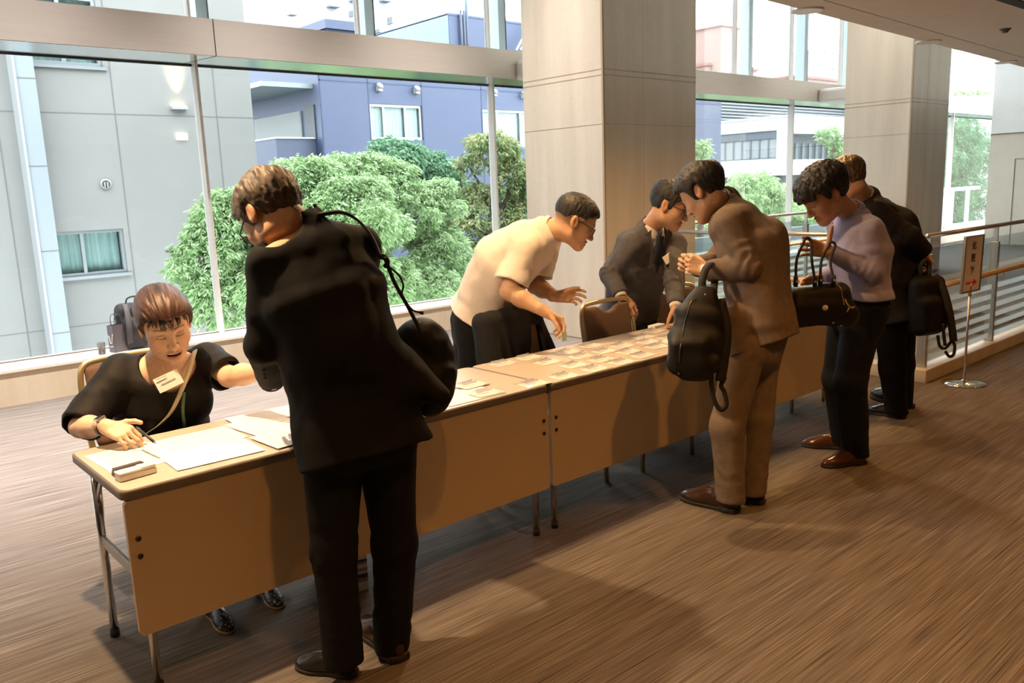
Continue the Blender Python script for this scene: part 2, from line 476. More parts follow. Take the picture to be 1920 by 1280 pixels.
# stone columns
def column(x0, y0, x1, y1, n, bx):
    b = MB(); b.box((x0, y0, 0), (x1, y1, ZH), .012)
    for z in (2.634, 2.582, 2.13):
        t_ = .0022 if z < 2.2 else .004
        b.box((x0-.0012, y0-.0012, z-t_), (x1+.0012, y1+.0012, z+t_), mi=1)
    b.box((x0-.003, y0-.003, 0), (x0+.02, y0+.02, ZH), mi=2)
    xm = (x0+x1)/2-.14
    b.box((xm-.0015, y0-.0012, 0), (xm+.0015, y0+.01, ZH), mi=3)
    struct('column_%d' % n, b, [M_STONE, mat('seam', (.36, .29, .22), .8), mat('arris', (.36, .27, .17), .5), mat('seam pale', (.46, .385, .3), .7)])
    b = MB(); b.box((bx, y1-.05, ZB0-.02), (bx+.75, YBM-.002, ZB0+.20), .045); struct('beam_stub_%d' % n, b, M_ALU)
column(5.425, 2.945, 6.885, 4.07, 1, 5.88)
column(12.09, 2.93, 13.42, 3.96, 2, 12.6)
# downlights in the soffit
lights = []
def lamp_spot(x, y, z, p, col=(1, .52, .15), size=150, rad=.045, name='downlight_bulb', blend=.6):
    l = bpy.data.lights.new(name, 'SPOT'); l.energy = p; l.color = col; l.spot_size = math.radians(size); l.spot_blend = blend
    l.shadow_soft_size = rad
    o = bpy.data.objects.new(name, l); COL.objects.link(o); o.location = (x, y, z); return o
dl0 = None
def downlight(x, y, p, label, group='downlights in the soffit', z=ZC, **k):
    global dl0
    if dl0 is None:
        dl0 = empty('downlight', (x, y, z), label=label, cat='ceiling light', group=group)
        b = MB(); b.lathe([(.10, -.012), (.115, -.012), (.118, -.004), (.118, .0), (.10, .0)], n=32); b.build('trim_ring', mat('lamp ring', (.78, .74, .68), .4), dl0, (0, 0, 0))
        b = MB(); b.lathe([(.001, -.010), (.099, -.010), (.099, -.004), (.001, -.004)], n=32); b.build('diffuser', M_LAMP, dl0, (0, 0, 0))
        o = dl0
    else: o = copy_thing(dl0, (x, y, z), label=label)
    if p: lamp_spot(x, y, z-.02, p, **k)
    return o
# ------------------------------------------------------------------ stairs inside the rail
b = MB()
for i in range(11):
    x = HX0+.02+i*.30; z = -.16*(i+1)
    b.box((x, HY0, z-.16), (x+.32, HY1, z)); b.box((x, HY0+.02, z), (x+.045, HY1-.02, z+.006), mi=1)
struct('stair_flight', b, [noisy('stair carpet', (.30, .225, .16), (.38, .29, .21), 60, .9), mat('nosing', (.78, .74, .66), .35)])
b = MB(); b.box((HX0-.02, HY0-.1, -2.4), (HX1+.2, HY0, -.25)); b.box((HX0-.02, HY1, -2.4), (HX1+.2, HY1+.1, -.25)); b.box((HX0-.2, HY0-.1, -2.4), (HX0-.02, HY1+.1, -.25)); b.box((HX1+.2, HY0-.1, -2.4), (HX1+.4, HY1+.1, -.25))
b.box((HX0-.2, HY0-.1, -2.6), (HX1+.4, HY1+.1, -2.4)); struct('wall_stairwell', b, M_WALLP)
# ------------------------------------------------------------------ kerb and glass balustrade
KX, KY, KZ = 5.655, -.055, .10
b = MB(); b.box((KX, KY, 0), (11.2, KY+.17, KZ), .006); b.box((KX, KY+.17, 0), (KX+.17, 2.945, KZ), .006)
struct('kerb', b, M_STONE2)
def rail_run(p0, p1, posts, label, ends=True):
    """glass balustrade from p0 to p1 on the kerb"""
    p0 = V3(*p0); p1 = V3(*p1); L = np.linalg.norm(p1-p0); d = (p1-p0)/L; nr = V3(-d[1], d[0], 0)
    if nr @ (CAM-p0) < 0: nr = -nr
    root = empty('glass_balustrade', tuple(p0), label=label, cat='balustrade')
    def bx(mb, s0, s1, n0, n1, z0, z1, mi=0, bev=0):
        a = p0+d*s0+nr*n0; c = p0+d*s1+nr*n1
        mb.box((min(a[0], c[0]), min(a[1], c[1]), KZ0+z0), (max(a[0], c[0]), max(a[1], c[1]), KZ0+z1), bev, mi=mi)
    KZ0 = p0[2]
    for s in posts:
        m = MB(); bx(m, s-.02, s+.02, -.035, .035, 0, .86, bev=.004); bx(m, s-.007, s+.007, -.02, .02, .86, .985)
        m.build('post', M_STEEL, root)
    segs = [s for s in posts]
    for a, c in zip(segs, segs[1:]):
        m = MB(); bx(m, a+.03, c-.03, -.006, .006, .02, .90)
        g = m.build('glass_panel', M_RGLASS, root)
        m = MB()
        for z in (.03, .115, .20, .285, .37, .455): bx(m, a+.032, c-.032, .0065, .0085, z, z+.042)
        m.build('frosted_bands', M_FROST, g)
    a = p0+V3(0, 0, .995); c = p1+V3(0, 0, .995)
    m = MB(); m.tube([a-d*.02, a+d*L*.5, c+d*.02], [(.024, .018)]*3, 12); m.build('top_rail', M_STEEL, root)
    a = p0+nr*.085+V3(0, 0, .62); c = p1+nr*.085+V3(0, 0, .62)
    m = MB(); m.tube([a, (a+c)/2, c], .021, 12); h = m.build('handrail', M_WOOD, root)
    for s in posts[1:]:
        q = p0+d*s+V3(0, 0, .62)
        m = MB(); m.tube(bez([q+nr*.03+V3(0, 0, -.05), q+nr*.07+V3(0, 0, -.055), q+nr*.085+V3(0, 0, -.018)], 5), .007, 8)
        m.build('bracket', M_STEEL, h)
    return root
rail_run((5.772, .03, KZ), (11.1, .03, KZ), [.0, 1.37, 2.74, 4.11, 5.3], 'glass balustrade with wooden handrail beside the sign stand')
rail_run((5.74, .16, KZ), (5.74, 2.90, KZ), [.0, 1.36, 2.71], 'glass balustrade running back to the stone column behind the tan suit')
b = MB(); b.box((6.9, 3.02, 0), (12.08, 3.19, KZ)); struct('kerb_far', b, M_STONE2)
rail_run((6.92, 3.1, KZ), (12.06, 3.1, KZ), [.0, 1.28, 2.57, 3.86, 5.13], 'far glass balustrade between the two stone columns')
# small ceiling fittings
c_ = atz(1885, 54, ZC); s_ = empty('smoke_detector', tuple(c_), label='small dark round detector on the ceiling at the upper right', cat='detector')
b = MB(); b.lathe([(.022, -.035), (.03, -.02), (.045, -.008), (.05, 0)], n=20); b.build('sensor_body', mat('sensor grey', (.10, .09, .08), .5), s_, (0, 0, 0))
b = MB(); p_ = atz(1895, 4, ZC); b.box((p_[0]-.6, p_[1]-.07, ZC-.006), (p_[0]+3, p_[1]+.03, ZC+.01)); q_ = b.build('ceiling_slot', M_DARK); tag(q_, 'dark linear air slot in the ceiling at the top right corner', 'air vent')
EX = .28      # outdoor surfaces against the bright sky
_mat, _noisy = mat, noisy
def mat(n, c=(.8, .8, .8), *a, **k): return _mat(n, tuple(q*EX for q in c), *a, **k)
def noisy(n, c0, c1, *a, **k): return _noisy(n, tuple(q*EX for q in c0), tuple(q*EX for q in c1), *a, **k)
# ================================================================== outside
GZ = -4.2
b = MB(); b.box((-70, YG+1.2, GZ-.2), (140, 160, GZ)); struct('ground', b, noisy('asphalt', (.30, .31, .30), (.36, .37, .36), 2, .9))
M_CONC = noisy('render grey', (.50, .50, .475), (.54, .54, .515), 1.2, .8)
M_CJ = mat('render joint', (.33, .33, .32), .8)
M_PIL = mat('pilaster grey blue', (.58, .66, .72), .6)
M_PIL2 = mat('pilaster edge', (.74, .78, .80), .6)
M_WFR = mat('window frame silver', (.66, .73, .76), .4, .4)
M_PANE = mat('dark pane', (.20, .27, .27), .06, Specular_IOR_Level=.6)
M_CURT = noisy('curtain', (1.5, 1.6, 1.55), (2.2, 2.3, 2.25), 3, .9, stretch=(9, 9, .2))
M_BLUE = noisy('blue cladding', (.085, .125, .27), (.095, .14, .29), .5, .6)
M_BLUE2 = mat('dull blue cladding', (.13, .165, .27), .7)  # greyer blue for balcony, roof hut and hood
M_BJ = mat('blue joint', (.09, .13, .26), .8)
M_BLUEP = mat('pale blue cladding', (.40, .62, .74), .7)
M_PALE = mat('pale wall', (1.6, 1.85, 1.95), .7)  # one even pale wall colour
def curtained(root, x0, x1, z0, z1, y, mull, fr=.05, curtain=True, name='window_unit', frm=M_WFR, seed=1):
    m = MB()
    m.box((x0, y-.03, z0), (x1, y+.05, z0+fr)); m.box((x0, y-.03, z1-fr), (x1, y+.05, z1))
    for x in [x0, x1-fr]+[x0+(x1-x0)*q-fr/2 for q in mull]: m.box((x, y-.03, z0+fr), (x+fr, y+.05, z1-fr))
    w = m.build(name, frm, root)
    m = MB(); m.box((x0+.02, y+.045, z0+.02), (x1-.02, y+.055, z1-.02)); m.build('pane', thin_glass('far pane', (.80, .88, .87), .10) if 'far pane' not in bpy.data.materials else bpy.data.materials['far pane'], w)
    if curtain:
        n = max(14, int((x1-x0)*22)); r_ = random.Random(seed); pts = []
        for i in range(n+1):
            x = x0+.03+(x1-x0-.06)*i/n; pts.append((x, y+.16+.04*math.sin(i*1.9+r_.random()*.8)))
        vs = [(x, yy, z) for x, yy in pts for z in (z0, z1)]
        qs = [(2*i, 2*i+2, 2*i+3, 2*i+1) for i in range(n)]
        link_mesh('curtain', np_mesh('curtain', vs, qs), M_CURT, w)
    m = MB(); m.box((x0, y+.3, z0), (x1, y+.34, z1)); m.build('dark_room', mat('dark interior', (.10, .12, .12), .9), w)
    return w
# ---- the grey rendered building on the left
YA = 12.0
A = lambda u, v: aty(u, v, YA)
xr = A(470, 170)[0]; ja, jb = A(216, 216)[0], A(405, 202)[0]; st = jb-ja
zj = [A(216, 214)[2], A(100, 617)[2]]; dz = zj[0]-zj[1]
bA = empty('rendered_building', (0, YA, GZ), label='pale grey rendered building with pilaster and curtained window at the left', cat='building')
wz0, wz1, wx0, wx1 = A(150, 518)[2], A(160, 432)[2], A(97, 430)[0], A(230, 425)[0]
uz0 = A(120, 122)[2]
m = MB()
def wallholes(m, x0, x1, z0, z1, y, t, holes, mi=0):
    """wall with rectangular holes: boxes laid around them"""
    xs = sorted({x0, x1, *[h[0] for h in holes], *[h[1] for h in holes]}); zs = sorted({z0, z1, *[h[2] for h in holes], *[h[3] for h in holes]})
    for a, c in zip(xs, xs[1:]):
        for e, f in zip(zs, zs[1:]):
            cx, cz = (a+c)/2, (e+f)/2
            if any(h[0] < cx < h[1] and h[2] < cz < h[3] for h in holes): continue
            m.box((a, y, e), (c, y+t, f), mi=mi)
ux0, ux1 = A(45, 105)[0], A(192, 120)[0]
wallholes(m, xr-26, xr, GZ, 16, YA, .3, [(wx0, wx1, wz0, wz1), (ux0, ux1, uz0, uz0+1.1)])
m.box((xr-26, YA+.35, GZ), (xr-.01, YA+9, 16))
for k in range(-14, 2):
    x = ja+k*st*1.0
    if x < xr-.05: m.box((x-.009, YA-.004, GZ), (x+.009, YA+.01, 16), mi=1) if k in (-13, -10, -7, -4, -1, 0, 1, -2) else None
for k in range(-2, 4):
    z = zj[1]+k*dz; m.box((xr-26, YA-.003, z-.008), (xr, YA+.01, z+.008), mi=1)
m.build('wall', [M_CONC, M_CJ], bA)
p0, p1 = A(18, 200)[0], A(57, 200)[0]
p0, p1 = atz(0, 0, 0)[0]*0+A(31, 213)[0], A(66, 213)[0]
m = MB(); m.box((p0, YA-.30, GZ), (p1, YA, 16)); m.box((p0-.035, YA-.32, GZ), (p0, YA, 16), mi=1)
for k in range(-3, 8):
    z = A(45, 151)[2]-k*(A(45, 151)[2]-A(55, 313)[2]); m.box((p0-.001, YA-.303, z-.008), (p1+.002, YA, z+.008), mi=2)
m.build('pilaster', [M_PIL, M_PIL2, M_CJ], bA)
curtained(bA, wx0, wx1, wz0, wz1, YA+.06, (.40,), .05, seed=3)
m = MB(); m.box((wx0-.02, YA-.05, wz0-.05), (wx1+.05, YA+.1, wz0)); m.build('window_sill', M_WFR, bA)
curtained(bA, ux0, ux1, uz0, uz0+1.05, YA+.06, (.5,), .06, seed=4)
m = MB(); m.box((ux0-.02, YA-.05, uz0-.05), (ux1+.05, YA+.1, uz0)); m.build('window_sill', M_WFR, bA)
v_ = A(198, 345)
m = MB(); m.tube([(v_[0], YA-.03, v_[2]), (v_[0], YA, v_[2])], .085, 28); m.tube([(v_[0], YA-.035, v_[2]), (v_[0], YA-.028, v_[2])], .062, 28, mi=1)
for dx in (-.022, .022): m.box((v_[0]+dx-.009, YA-.038, v_[2]-.055), (v_[0]+dx+.009, YA-.03, v_[2]+.03), mi=0)
m.build('round_vent', [mat('vent white', (.8, .82, .82), .5), M_DARK], bA)
wl = A(334, 200); wl2 = A(340, 256)  # added glowing parts on the facade, standing in for a reflection in the glass
m = MB(); m.box((wl[0]-.13, YA-.10, wl[2]-.05), (wl[0]+.13, YA, wl[2])); m.build('reflection_ledge', mat('vent white', (.8, .82, .82), .5), bA)
m = MB(); m.box((wl2[0]-.09, YA-.05, wl2[2]-.055), (wl2[0]+.09, YA, wl2[2]+.055), .006); m.build('reflection_box', emit('reflection box glow', (1., .9, .74), 2.6), bA)
m = MB(); m.box((wl[0]-.11, YA-.085, wl[2]), (wl[0]+.11, YA-.015, wl[2]+.012)); m.build('reflection_strip', emit('reflection strip glow', (1., .80, .5), 9.), bA)
l = lamp_spot(wl[0], YA-.16, wl[2]-.02, 110, (1, .74, .4), 46, .05, 'reflection_spot', .9); l.rotation_euler = (PI-.14, 0, 0)  # added spot throwing the reflected warm glow up the wall
# ---- the blue building
YB2 = 24.0
Bq = lambda u, v: aty(u, v, YB2)
bx0 = Bq(600, 200)[0]; bx1 = Bq(1352, 230)[0]; bzt = Bq(780, 96)[2]
bB = empty('blue_building', (bx0, YB2, GZ), label='blue clad building with white hooded vents behind the trees', cat='building')
win = [(Bq(694, 230)[0], Bq(792, 230)[0], Bq(740, 262)[2], Bq(740, 196)[2]), (Bq(903, 230)[0], Bq(1010, 230)[0], Bq(940, 275)[2], Bq(940, 206)[2])]
m = MB(); wallholes(m, bx0, bx1, GZ, bzt, YB2, .3, win)
m.box((bx0+.31, YB2+.6, GZ), (bx1, YB2+16, bzt-.02))
m.box((bx0, YB2+.3, GZ), (bx0+.3, YB2+16, bzt-.01))
for u, v in ((600, 170), (690, 170), (790, 170), (902, 175)): x = Bq(u, v)[0]; m.box((x-.02, YB2-.01, GZ), (x+.02, YB2+.02, bzt), mi=1)
for v in (152, ): z = Bq(640, v)[2]; m.box((bx0, YB2-.01, z-.02), (bx1, YB2+.02, z+.02), mi=1)
m.build('wall', [M_BLUE, M_BJ], bB)
for i, w in enumerate(win): curtained(bB, *w, YB2+.08, (.27, .68), .10, seed=9+i)
for u, v in ((708, 166), (778, 171), (923, 176), (979, 180)):
    q = Bq(u, v); m = MB(); m.tube([(q[0], YB2-.22, q[2]-.02), (q[0], YB2-.2, q[2]+.06), (q[0], YB2-.1, q[2]+.1), (q[0], YB2, q[2]+.1)], [.09, .10, .10, .08], 14); m.box((q[0]-.09, YB2-.22, q[2]-.12), (q[0]+.09, YB2, q[2]+.1), .03)
    m.build('hooded_vent', mat('vent white', (.8, .82, .82), .5), bB)
# its left side: canopy, shutter, doorway, balcony
Lx = lambda u, v: atx(u, v, bx0)
c0, c1 = Lx(470, 178), Lx(562, 152)
ya, yb = Lx(480, 240)[1], Lx(568, 240)[1]
yf = YB2
cz = Bq(600, 158)[2]
m = MB(); m.box((bx0-1.9, yf+.4, cz-.10), (bx0, yf+11, cz+.06)); m.build('canopy', mat('canopy pale', (.5, .6, .62), .5), bB)
sz1, sz0 = Lx(566, 208)[2], Lx(566, 262)[2]
m = MB(); m.box((bx0-.06, yb, sz0), (bx0, ya, sz1))
k = 22
for i in range(k): z = sz0+(sz1-sz0)*i/k; m.box((bx0-.075, yb+.05, z), (bx0-.05, ya-.05, z+(sz1-sz0)/k*.55))
m.build('roller_shutter', mat('shutter grey', (.52, .56, .54), .6), bB)
dy0, dy1 = Lx(593, 240)[1], Lx(575, 240)[1]
m = MB(); m.box((bx0-.05, min(dy0, dy1), sz0), (bx0, max(dy0, dy1), Lx(584, 197)[2])); m.build('doorway', mat('door dark', (.07, .09, .12), .6), bB)
bz = Lx(560, 262)[2]
m = MB(); m.box((bx0-1.5, yf+.5, bz-1.3), (bx0, yf+11, bz-.05)); m.box((bx0-1.52, yf+.45, bz-.05), (bx0, yf+11, bz+.0), mi=1); m.build('balcony', [M_BLUE2, M_PALE], bB)
# penthouse on the roof
YP = YB2+4
Pq = lambda u, v: aty(u, v, YP)
px0, px1 = Pq(842, 60)[0], Pq(1100, 60)[0]; pz = Pq(900, 34)[2]
m = MB(); m.box((px0, YP, bzt-.1), (px1, YP+7, pz)); m.box((px0-.02, YP-.03, pz-.04), (px1, YP+7, pz+.05), mi=0)
m.box((px0-.02, YP+.02, bzt), (px0-.005, YP+7, pz), mi=1)
for u in (862, 868, 873): x = Pq(u, 60)[0]; m.tube([(x, YP-.12, bzt), (x, YP-.12, pz+.2)], .06, 8, mi=2)
m.build('penthouse', [M_BLUE, M_BLUEP, M_BLUE2], bB)
q = Pq(915, 80); m = MB(); m.box((q[0]-.2, YP-.35, q[2]-.6), (q[0]+2.8, YP, q[2]-.35)); m.box((q[0]+.4, YP-.04, q[2]-1.6), (q[0]+2.3, YP, q[2]-.6), mi=1); m.build('penthouse_door', [M_BLUE2, M_PALE], bB)
for u0, u1 in ((955, 985), (962, 992), (968, 1000)):
    a, c = Pq(u0, 97), Pq(u1, 40); m = MB(); m.tube([(a[0], YP-.5, a[2]), (c[0], YP-.5, c[2])], .05, 6); m.build('stair_rail', M_PALE, bB)
m = MB(); q = Pq(888, 30); m.tube([(q[0], YP+.5, pz), (q[0], YP+.5, pz+3)], .07, 8); m.build('mast', M_BLUEP, bB)
YR = YB2+2.5
Rq = lambda u, v: aty(u, v, YR)
rx0, rx1, rz = Rq(612, 50)[0], Rq(690, 50)[0], Rq(650, 42)[2]
m = MB(); m.box((rx0, YR, bzt-.1), (rx1, YR+6, rz-.3)); m.box((rx0-.15, YR-.2, rz-.32), (rx1+.1, YR+6, rz), mi=1); m.build('roof_hut', [M_BLUE2, M_BLUE], bB)
# ---- far pale tower with balconies
YT = 75.
Tq = lambda u, v: aty(u, v, YT)
tx0, tx1 = Tq(560, 20)[0], Tq(738, 20)[0]
bT = empty('tower_block', (tx0, YT, GZ), label='far white tower block with small balconies beyond the blue building', cat='building')
m = MB(); m.box((tx0, YT, GZ), (tx1, YT+18, 60)); m.build('wall', mat('tower white', (.80, .82, .86), .7), bT)
for u, v, w, h in ((621, 14, 20, 3), (660, 3, 14, 3), (675, 30, 12, 5), (718, 3, 18, 4), (706, 60, 8, 6), (543, 29, 14, 3), (728, 40, 4, 12), (656, 27, 3, 10)):
    q = Tq(u, v); s = (YT-CAM[1])/1556*1.1
    m = MB(); m.box((q[0]-w*s/2, YT-.9, q[2]-h*s/2), (q[0]+w*s/2, YT, q[2]+h*s/2)); m.build('tower_balcony', mat('tower blue grey', (.50, .56, .64), .7), bT)  # balconies in a plain blue grey
# ---- white building right of the first column
YC = 26.
Cq = lambda u, v: aty(u, v, YC)
cx0, cx1 = Cq(1478, 260)[0], Cq(1700, 260)[0]; czt = Cq(1480, 217)[2]
bC = empty('white_building', (cx0, YC, GZ), label='pale modern building with ribbon window seen between the two columns', cat='building')
D = lambda u, v: atx(u, v, cx0)
wy0, wy1, wz_0, wz_1 = D(1456, 270)[1], D(1342, 290)[1], D(1456, 297)[2], D(1456, 244)[2]
rcs = (Cq(1487, 270)[0], Cq(1600, 270)[0], Cq(1490, 299)[2], Cq(1490, 250)[2])
zlow = Cq(1480, 328)[2]
yend = D(1338, 270)[1]
m = MB(); wallholes(m, cx0, cx1, zlow, czt, YC, .3, [rcs])
m.box((cx0+.6, YC+2.5, zlow), (cx1, yend, czt-.02))
for (y0, y1, z0, z1) in ((YC+.3, wy0, zlow, czt), (wy1, yend, zlow, czt), (wy0, wy1, zlow, wz_0), (wy0, wy1, wz_1, czt)): m.box((cx0, y0, z0), (cx0+.3, y1, z1))
m.box((cx0-.06, YC-.06, czt-.05), (cx1, yend, czt+.08)); m.box((cx0+.3, YC+.3, zlow), (cx1, YC+2.6, zlow+.2))
m.build('wall', M_PALE, bC)
m = MB(); n = 7
for i in range(n+1): y = wy0+(wy1-wy0)*i/n; m.box((cx0+.10, y-.04, wz_0), (cx0+.2, y+.04, wz_1-.45))
m.box((cx0+.10, wy0, wz_0), (cx0+.2, wy1, wz_0+.08)); m.box((cx0+.08, wy0, wz_1-.5), (cx0+.2, wy1, wz_1), mi=1)
rw = m.build('ribbon_window', [mat('frame grey', (.30, .36, .40), .5), mat('recess grey', (.28, .34, .40), .7)], bC)
m = MB(); m.box((cx0+.16, wy0, wz_0), (cx0+.18, wy1, wz_1-.4)); m.build('pane', mat('white blind', (.82, .88, .90), .5), rw)
m = MB(); m.box((rcs[0]-.1, YC+1.6, rcs[2]-.2), (rcs[1], YC+1.7, rcs[3]), mi=0)
for i in range(9): x = rcs[0]+(rcs[1]-rcs[0])*(i+.5)/9; m.box((x-.16, YC+1.5, rcs[2]), (x+.16, YC+1.6, rcs[3]-.5), mi=1)
m.build('recessed_window', [mat('recess grey', (.28, .34, .40), .7), mat('pale curtain', (.6, .7, .72), .8)], bC)
m = MB(); m.box((cx0+1.0, YC+.9, GZ), (cx1, yend, zlow))
m.build('lower_storey', mat('lower grey', (.26, .31, .36), .7), bC)
for u in (1385, 1420, 1462, 1505, 1540):
    q = aty(u, 352, YC+.9) if u > 1470 else atx(u, 352, cx0+1.0)
    m = MB()
    if u > 1470: m.box((q[0]-.45, YC+.8, q[2]-1.3), (q[0]+.45, YC+.9, q[2]+.75))
    else: m.box((cx0+.92, q[1]-.9, q[2]-1.3), (cx0+1.0, q[1]+.9, q[2]+.75))
    m.build('lower_window', mat('pale pane', (.62, .74, .82), .3), bC)
# ---- grey louvred plant building behind
YL = 40.
Lq = lambda u, v: aty(u, v, YL)
lx0, lx1, lz = Lq(1318, 210)[0], Lq(1720, 200)[0], Lq(1400, 152)[2]
bL = empty('louvred_building', (lx0, YL, GZ), label='grey building with horizontal louvres above the pale modern building', cat='building')
m = MB(); m.box((lx0, YL, GZ), (lx1, YL+8, lz)); m.build('wall', mat('louvre grey', (.34, .40, .46), .7), bL)
m = MB(); lx2 = Lq(1345, 210)[0]
for i in range(22): z = lz-.2-i*.26; m.box((lx2, YL-.3, z-.07), (lx1, YL-.02, z+.05))
m.build('louvre_screen', mat('louvre pale', (.55, .62, .68), .6), bL)
# ---- pink building
YK = 60.
Kq = lambda u, v: aty(u, v, YK)
kx0, kx1 = Kq(1352, 80)[0], Kq(1388, 80)[0]
bK = empty('pink_building', (kx0, YK, GZ), label='salmon pink building with stair tower under the bright sky', cat='building')
M_PK = noisy('salmon render', (.80, .50, .45), (.86, .58, .52), .3, .8); M_PK2 = mat('salmon trim', (.72, .30, .24), .8)
m = MB(); m.box((kx0, YK, GZ), (kx1, YK+4, Kq(1370, 50)[2])); m.box((kx0-.25, YK-.25, Kq(1370, 52)[2]), (kx1+.2, YK+4, Kq(1370, 49)[2]), mi=1); m.build('stair_tower', [M_PK, M_PK2], bK)
for u0, u1, v in ((1346, 1438, 120), (1420, 1506, 148), (1510, 1600, 143)):
    a, c, z = Kq(u0, v)[0], Kq(u1, v)[0], Kq((u0+u1)/2, v)[2]
    m = MB(); m.box((a, YK+1.5, GZ), (c, YK+12, z)); m.box((a-.3, YK+1.2, z-.35), (c+.2, YK+12, z), mi=1); m.build('pink_block', [M_PK, M_PK2], bK)
# ---- far towers on the right
def far_tower(u0, u1, vt, Y, label, rows, v0, dv):
    q0, q1 = aty(u0, 200, Y), aty(u1, 200, Y); zt = aty(u0, vt, Y)[2]
    t = empty('tower_block', (q0[0], Y, GZ), label=label, cat='building')
    m = MB(); m.box((q0[0], Y, GZ), (q1[0], Y+10, zt)); m.build('wall', mat('tower white', (.80, .82, .86), .7), t)
    for i in range(rows):
        z = aty(u0, v0+dv*i, Y)[2]
        m = MB(); w = q1[0]-q0[0]; s = (Y-CAM[1])/1556
        for k in range(max(1, int((u1-u0)/14))):
            x = q0[0]+w*(k+.15)/max(1, int((u1-u0)/14)); m.box((x, Y-.3, z-1.2*s), (x+9*s, Y, z+1.2*s))
        m.build('window_row', mat('tower glass', (.36, .52, .68), .3), t)
far_tower(1540, 1600, 88, 90., 'far white tower with blue window rows left of the second column', 3, 98, 14.5)
far_tower(1770, 1792, 60, 95., 'far pale tower edge right of the second column', 5, 102, 14)
b = MB(); q0, q1 = aty(1700, 180, 34.), aty(1900, 180, 34.); z1 = aty(1800, 182, 34.)[2]
rt = empty('garden_roof', (q0[0], 34, GZ), label='white parapet roof with planting seen right of the second column', cat='building')
b.box((q0[0], 34, GZ), (q1[0], 44, z1)); b.build('parapet', mat('parapet white', (.86, .87, .88), .7), rt)
# ------------------------------------------------------------------ trees: lobed crowns of drooping leaf sprays
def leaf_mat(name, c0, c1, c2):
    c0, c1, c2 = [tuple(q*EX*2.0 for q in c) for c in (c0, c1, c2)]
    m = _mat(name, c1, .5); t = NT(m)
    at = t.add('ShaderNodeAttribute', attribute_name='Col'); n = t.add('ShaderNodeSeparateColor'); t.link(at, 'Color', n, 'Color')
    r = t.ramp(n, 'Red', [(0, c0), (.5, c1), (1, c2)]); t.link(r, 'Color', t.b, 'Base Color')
    t.b.inputs['Specular IOR Level'].default_value = .35
    tr = t.add('ShaderNodeBsdfTranslucent'); t.link(r, 'Color', tr, 'Color'); mx = t.add('ShaderNodeMixShader'); mx.inputs[0].default_value = .35
    out = t.n['Material Output']; t.link(t.b, 'BSDF', mx, 1); t.link(tr, 'BSDF', mx, 2); t.link(mx, 'Shader', out, 'Surface'); return m
LM1 = leaf_mat('fresh leaves', (.14, .30, .09), (.36, .60, .23), (.66, .86, .48))
LM2 = leaf_mat('dark leaves', (.07, .19, .10), (.13, .31, .16), (.24, .45, .25))
LM3 = leaf_mat('mixed leaves', (.10, .22, .07), (.24, .38, .14), (.46, .46, .20))
M_BARK = noisy('bark', (.16, .12, .09), (.26, .21, .16), 12, .9, stretch=(4, 4, .6))
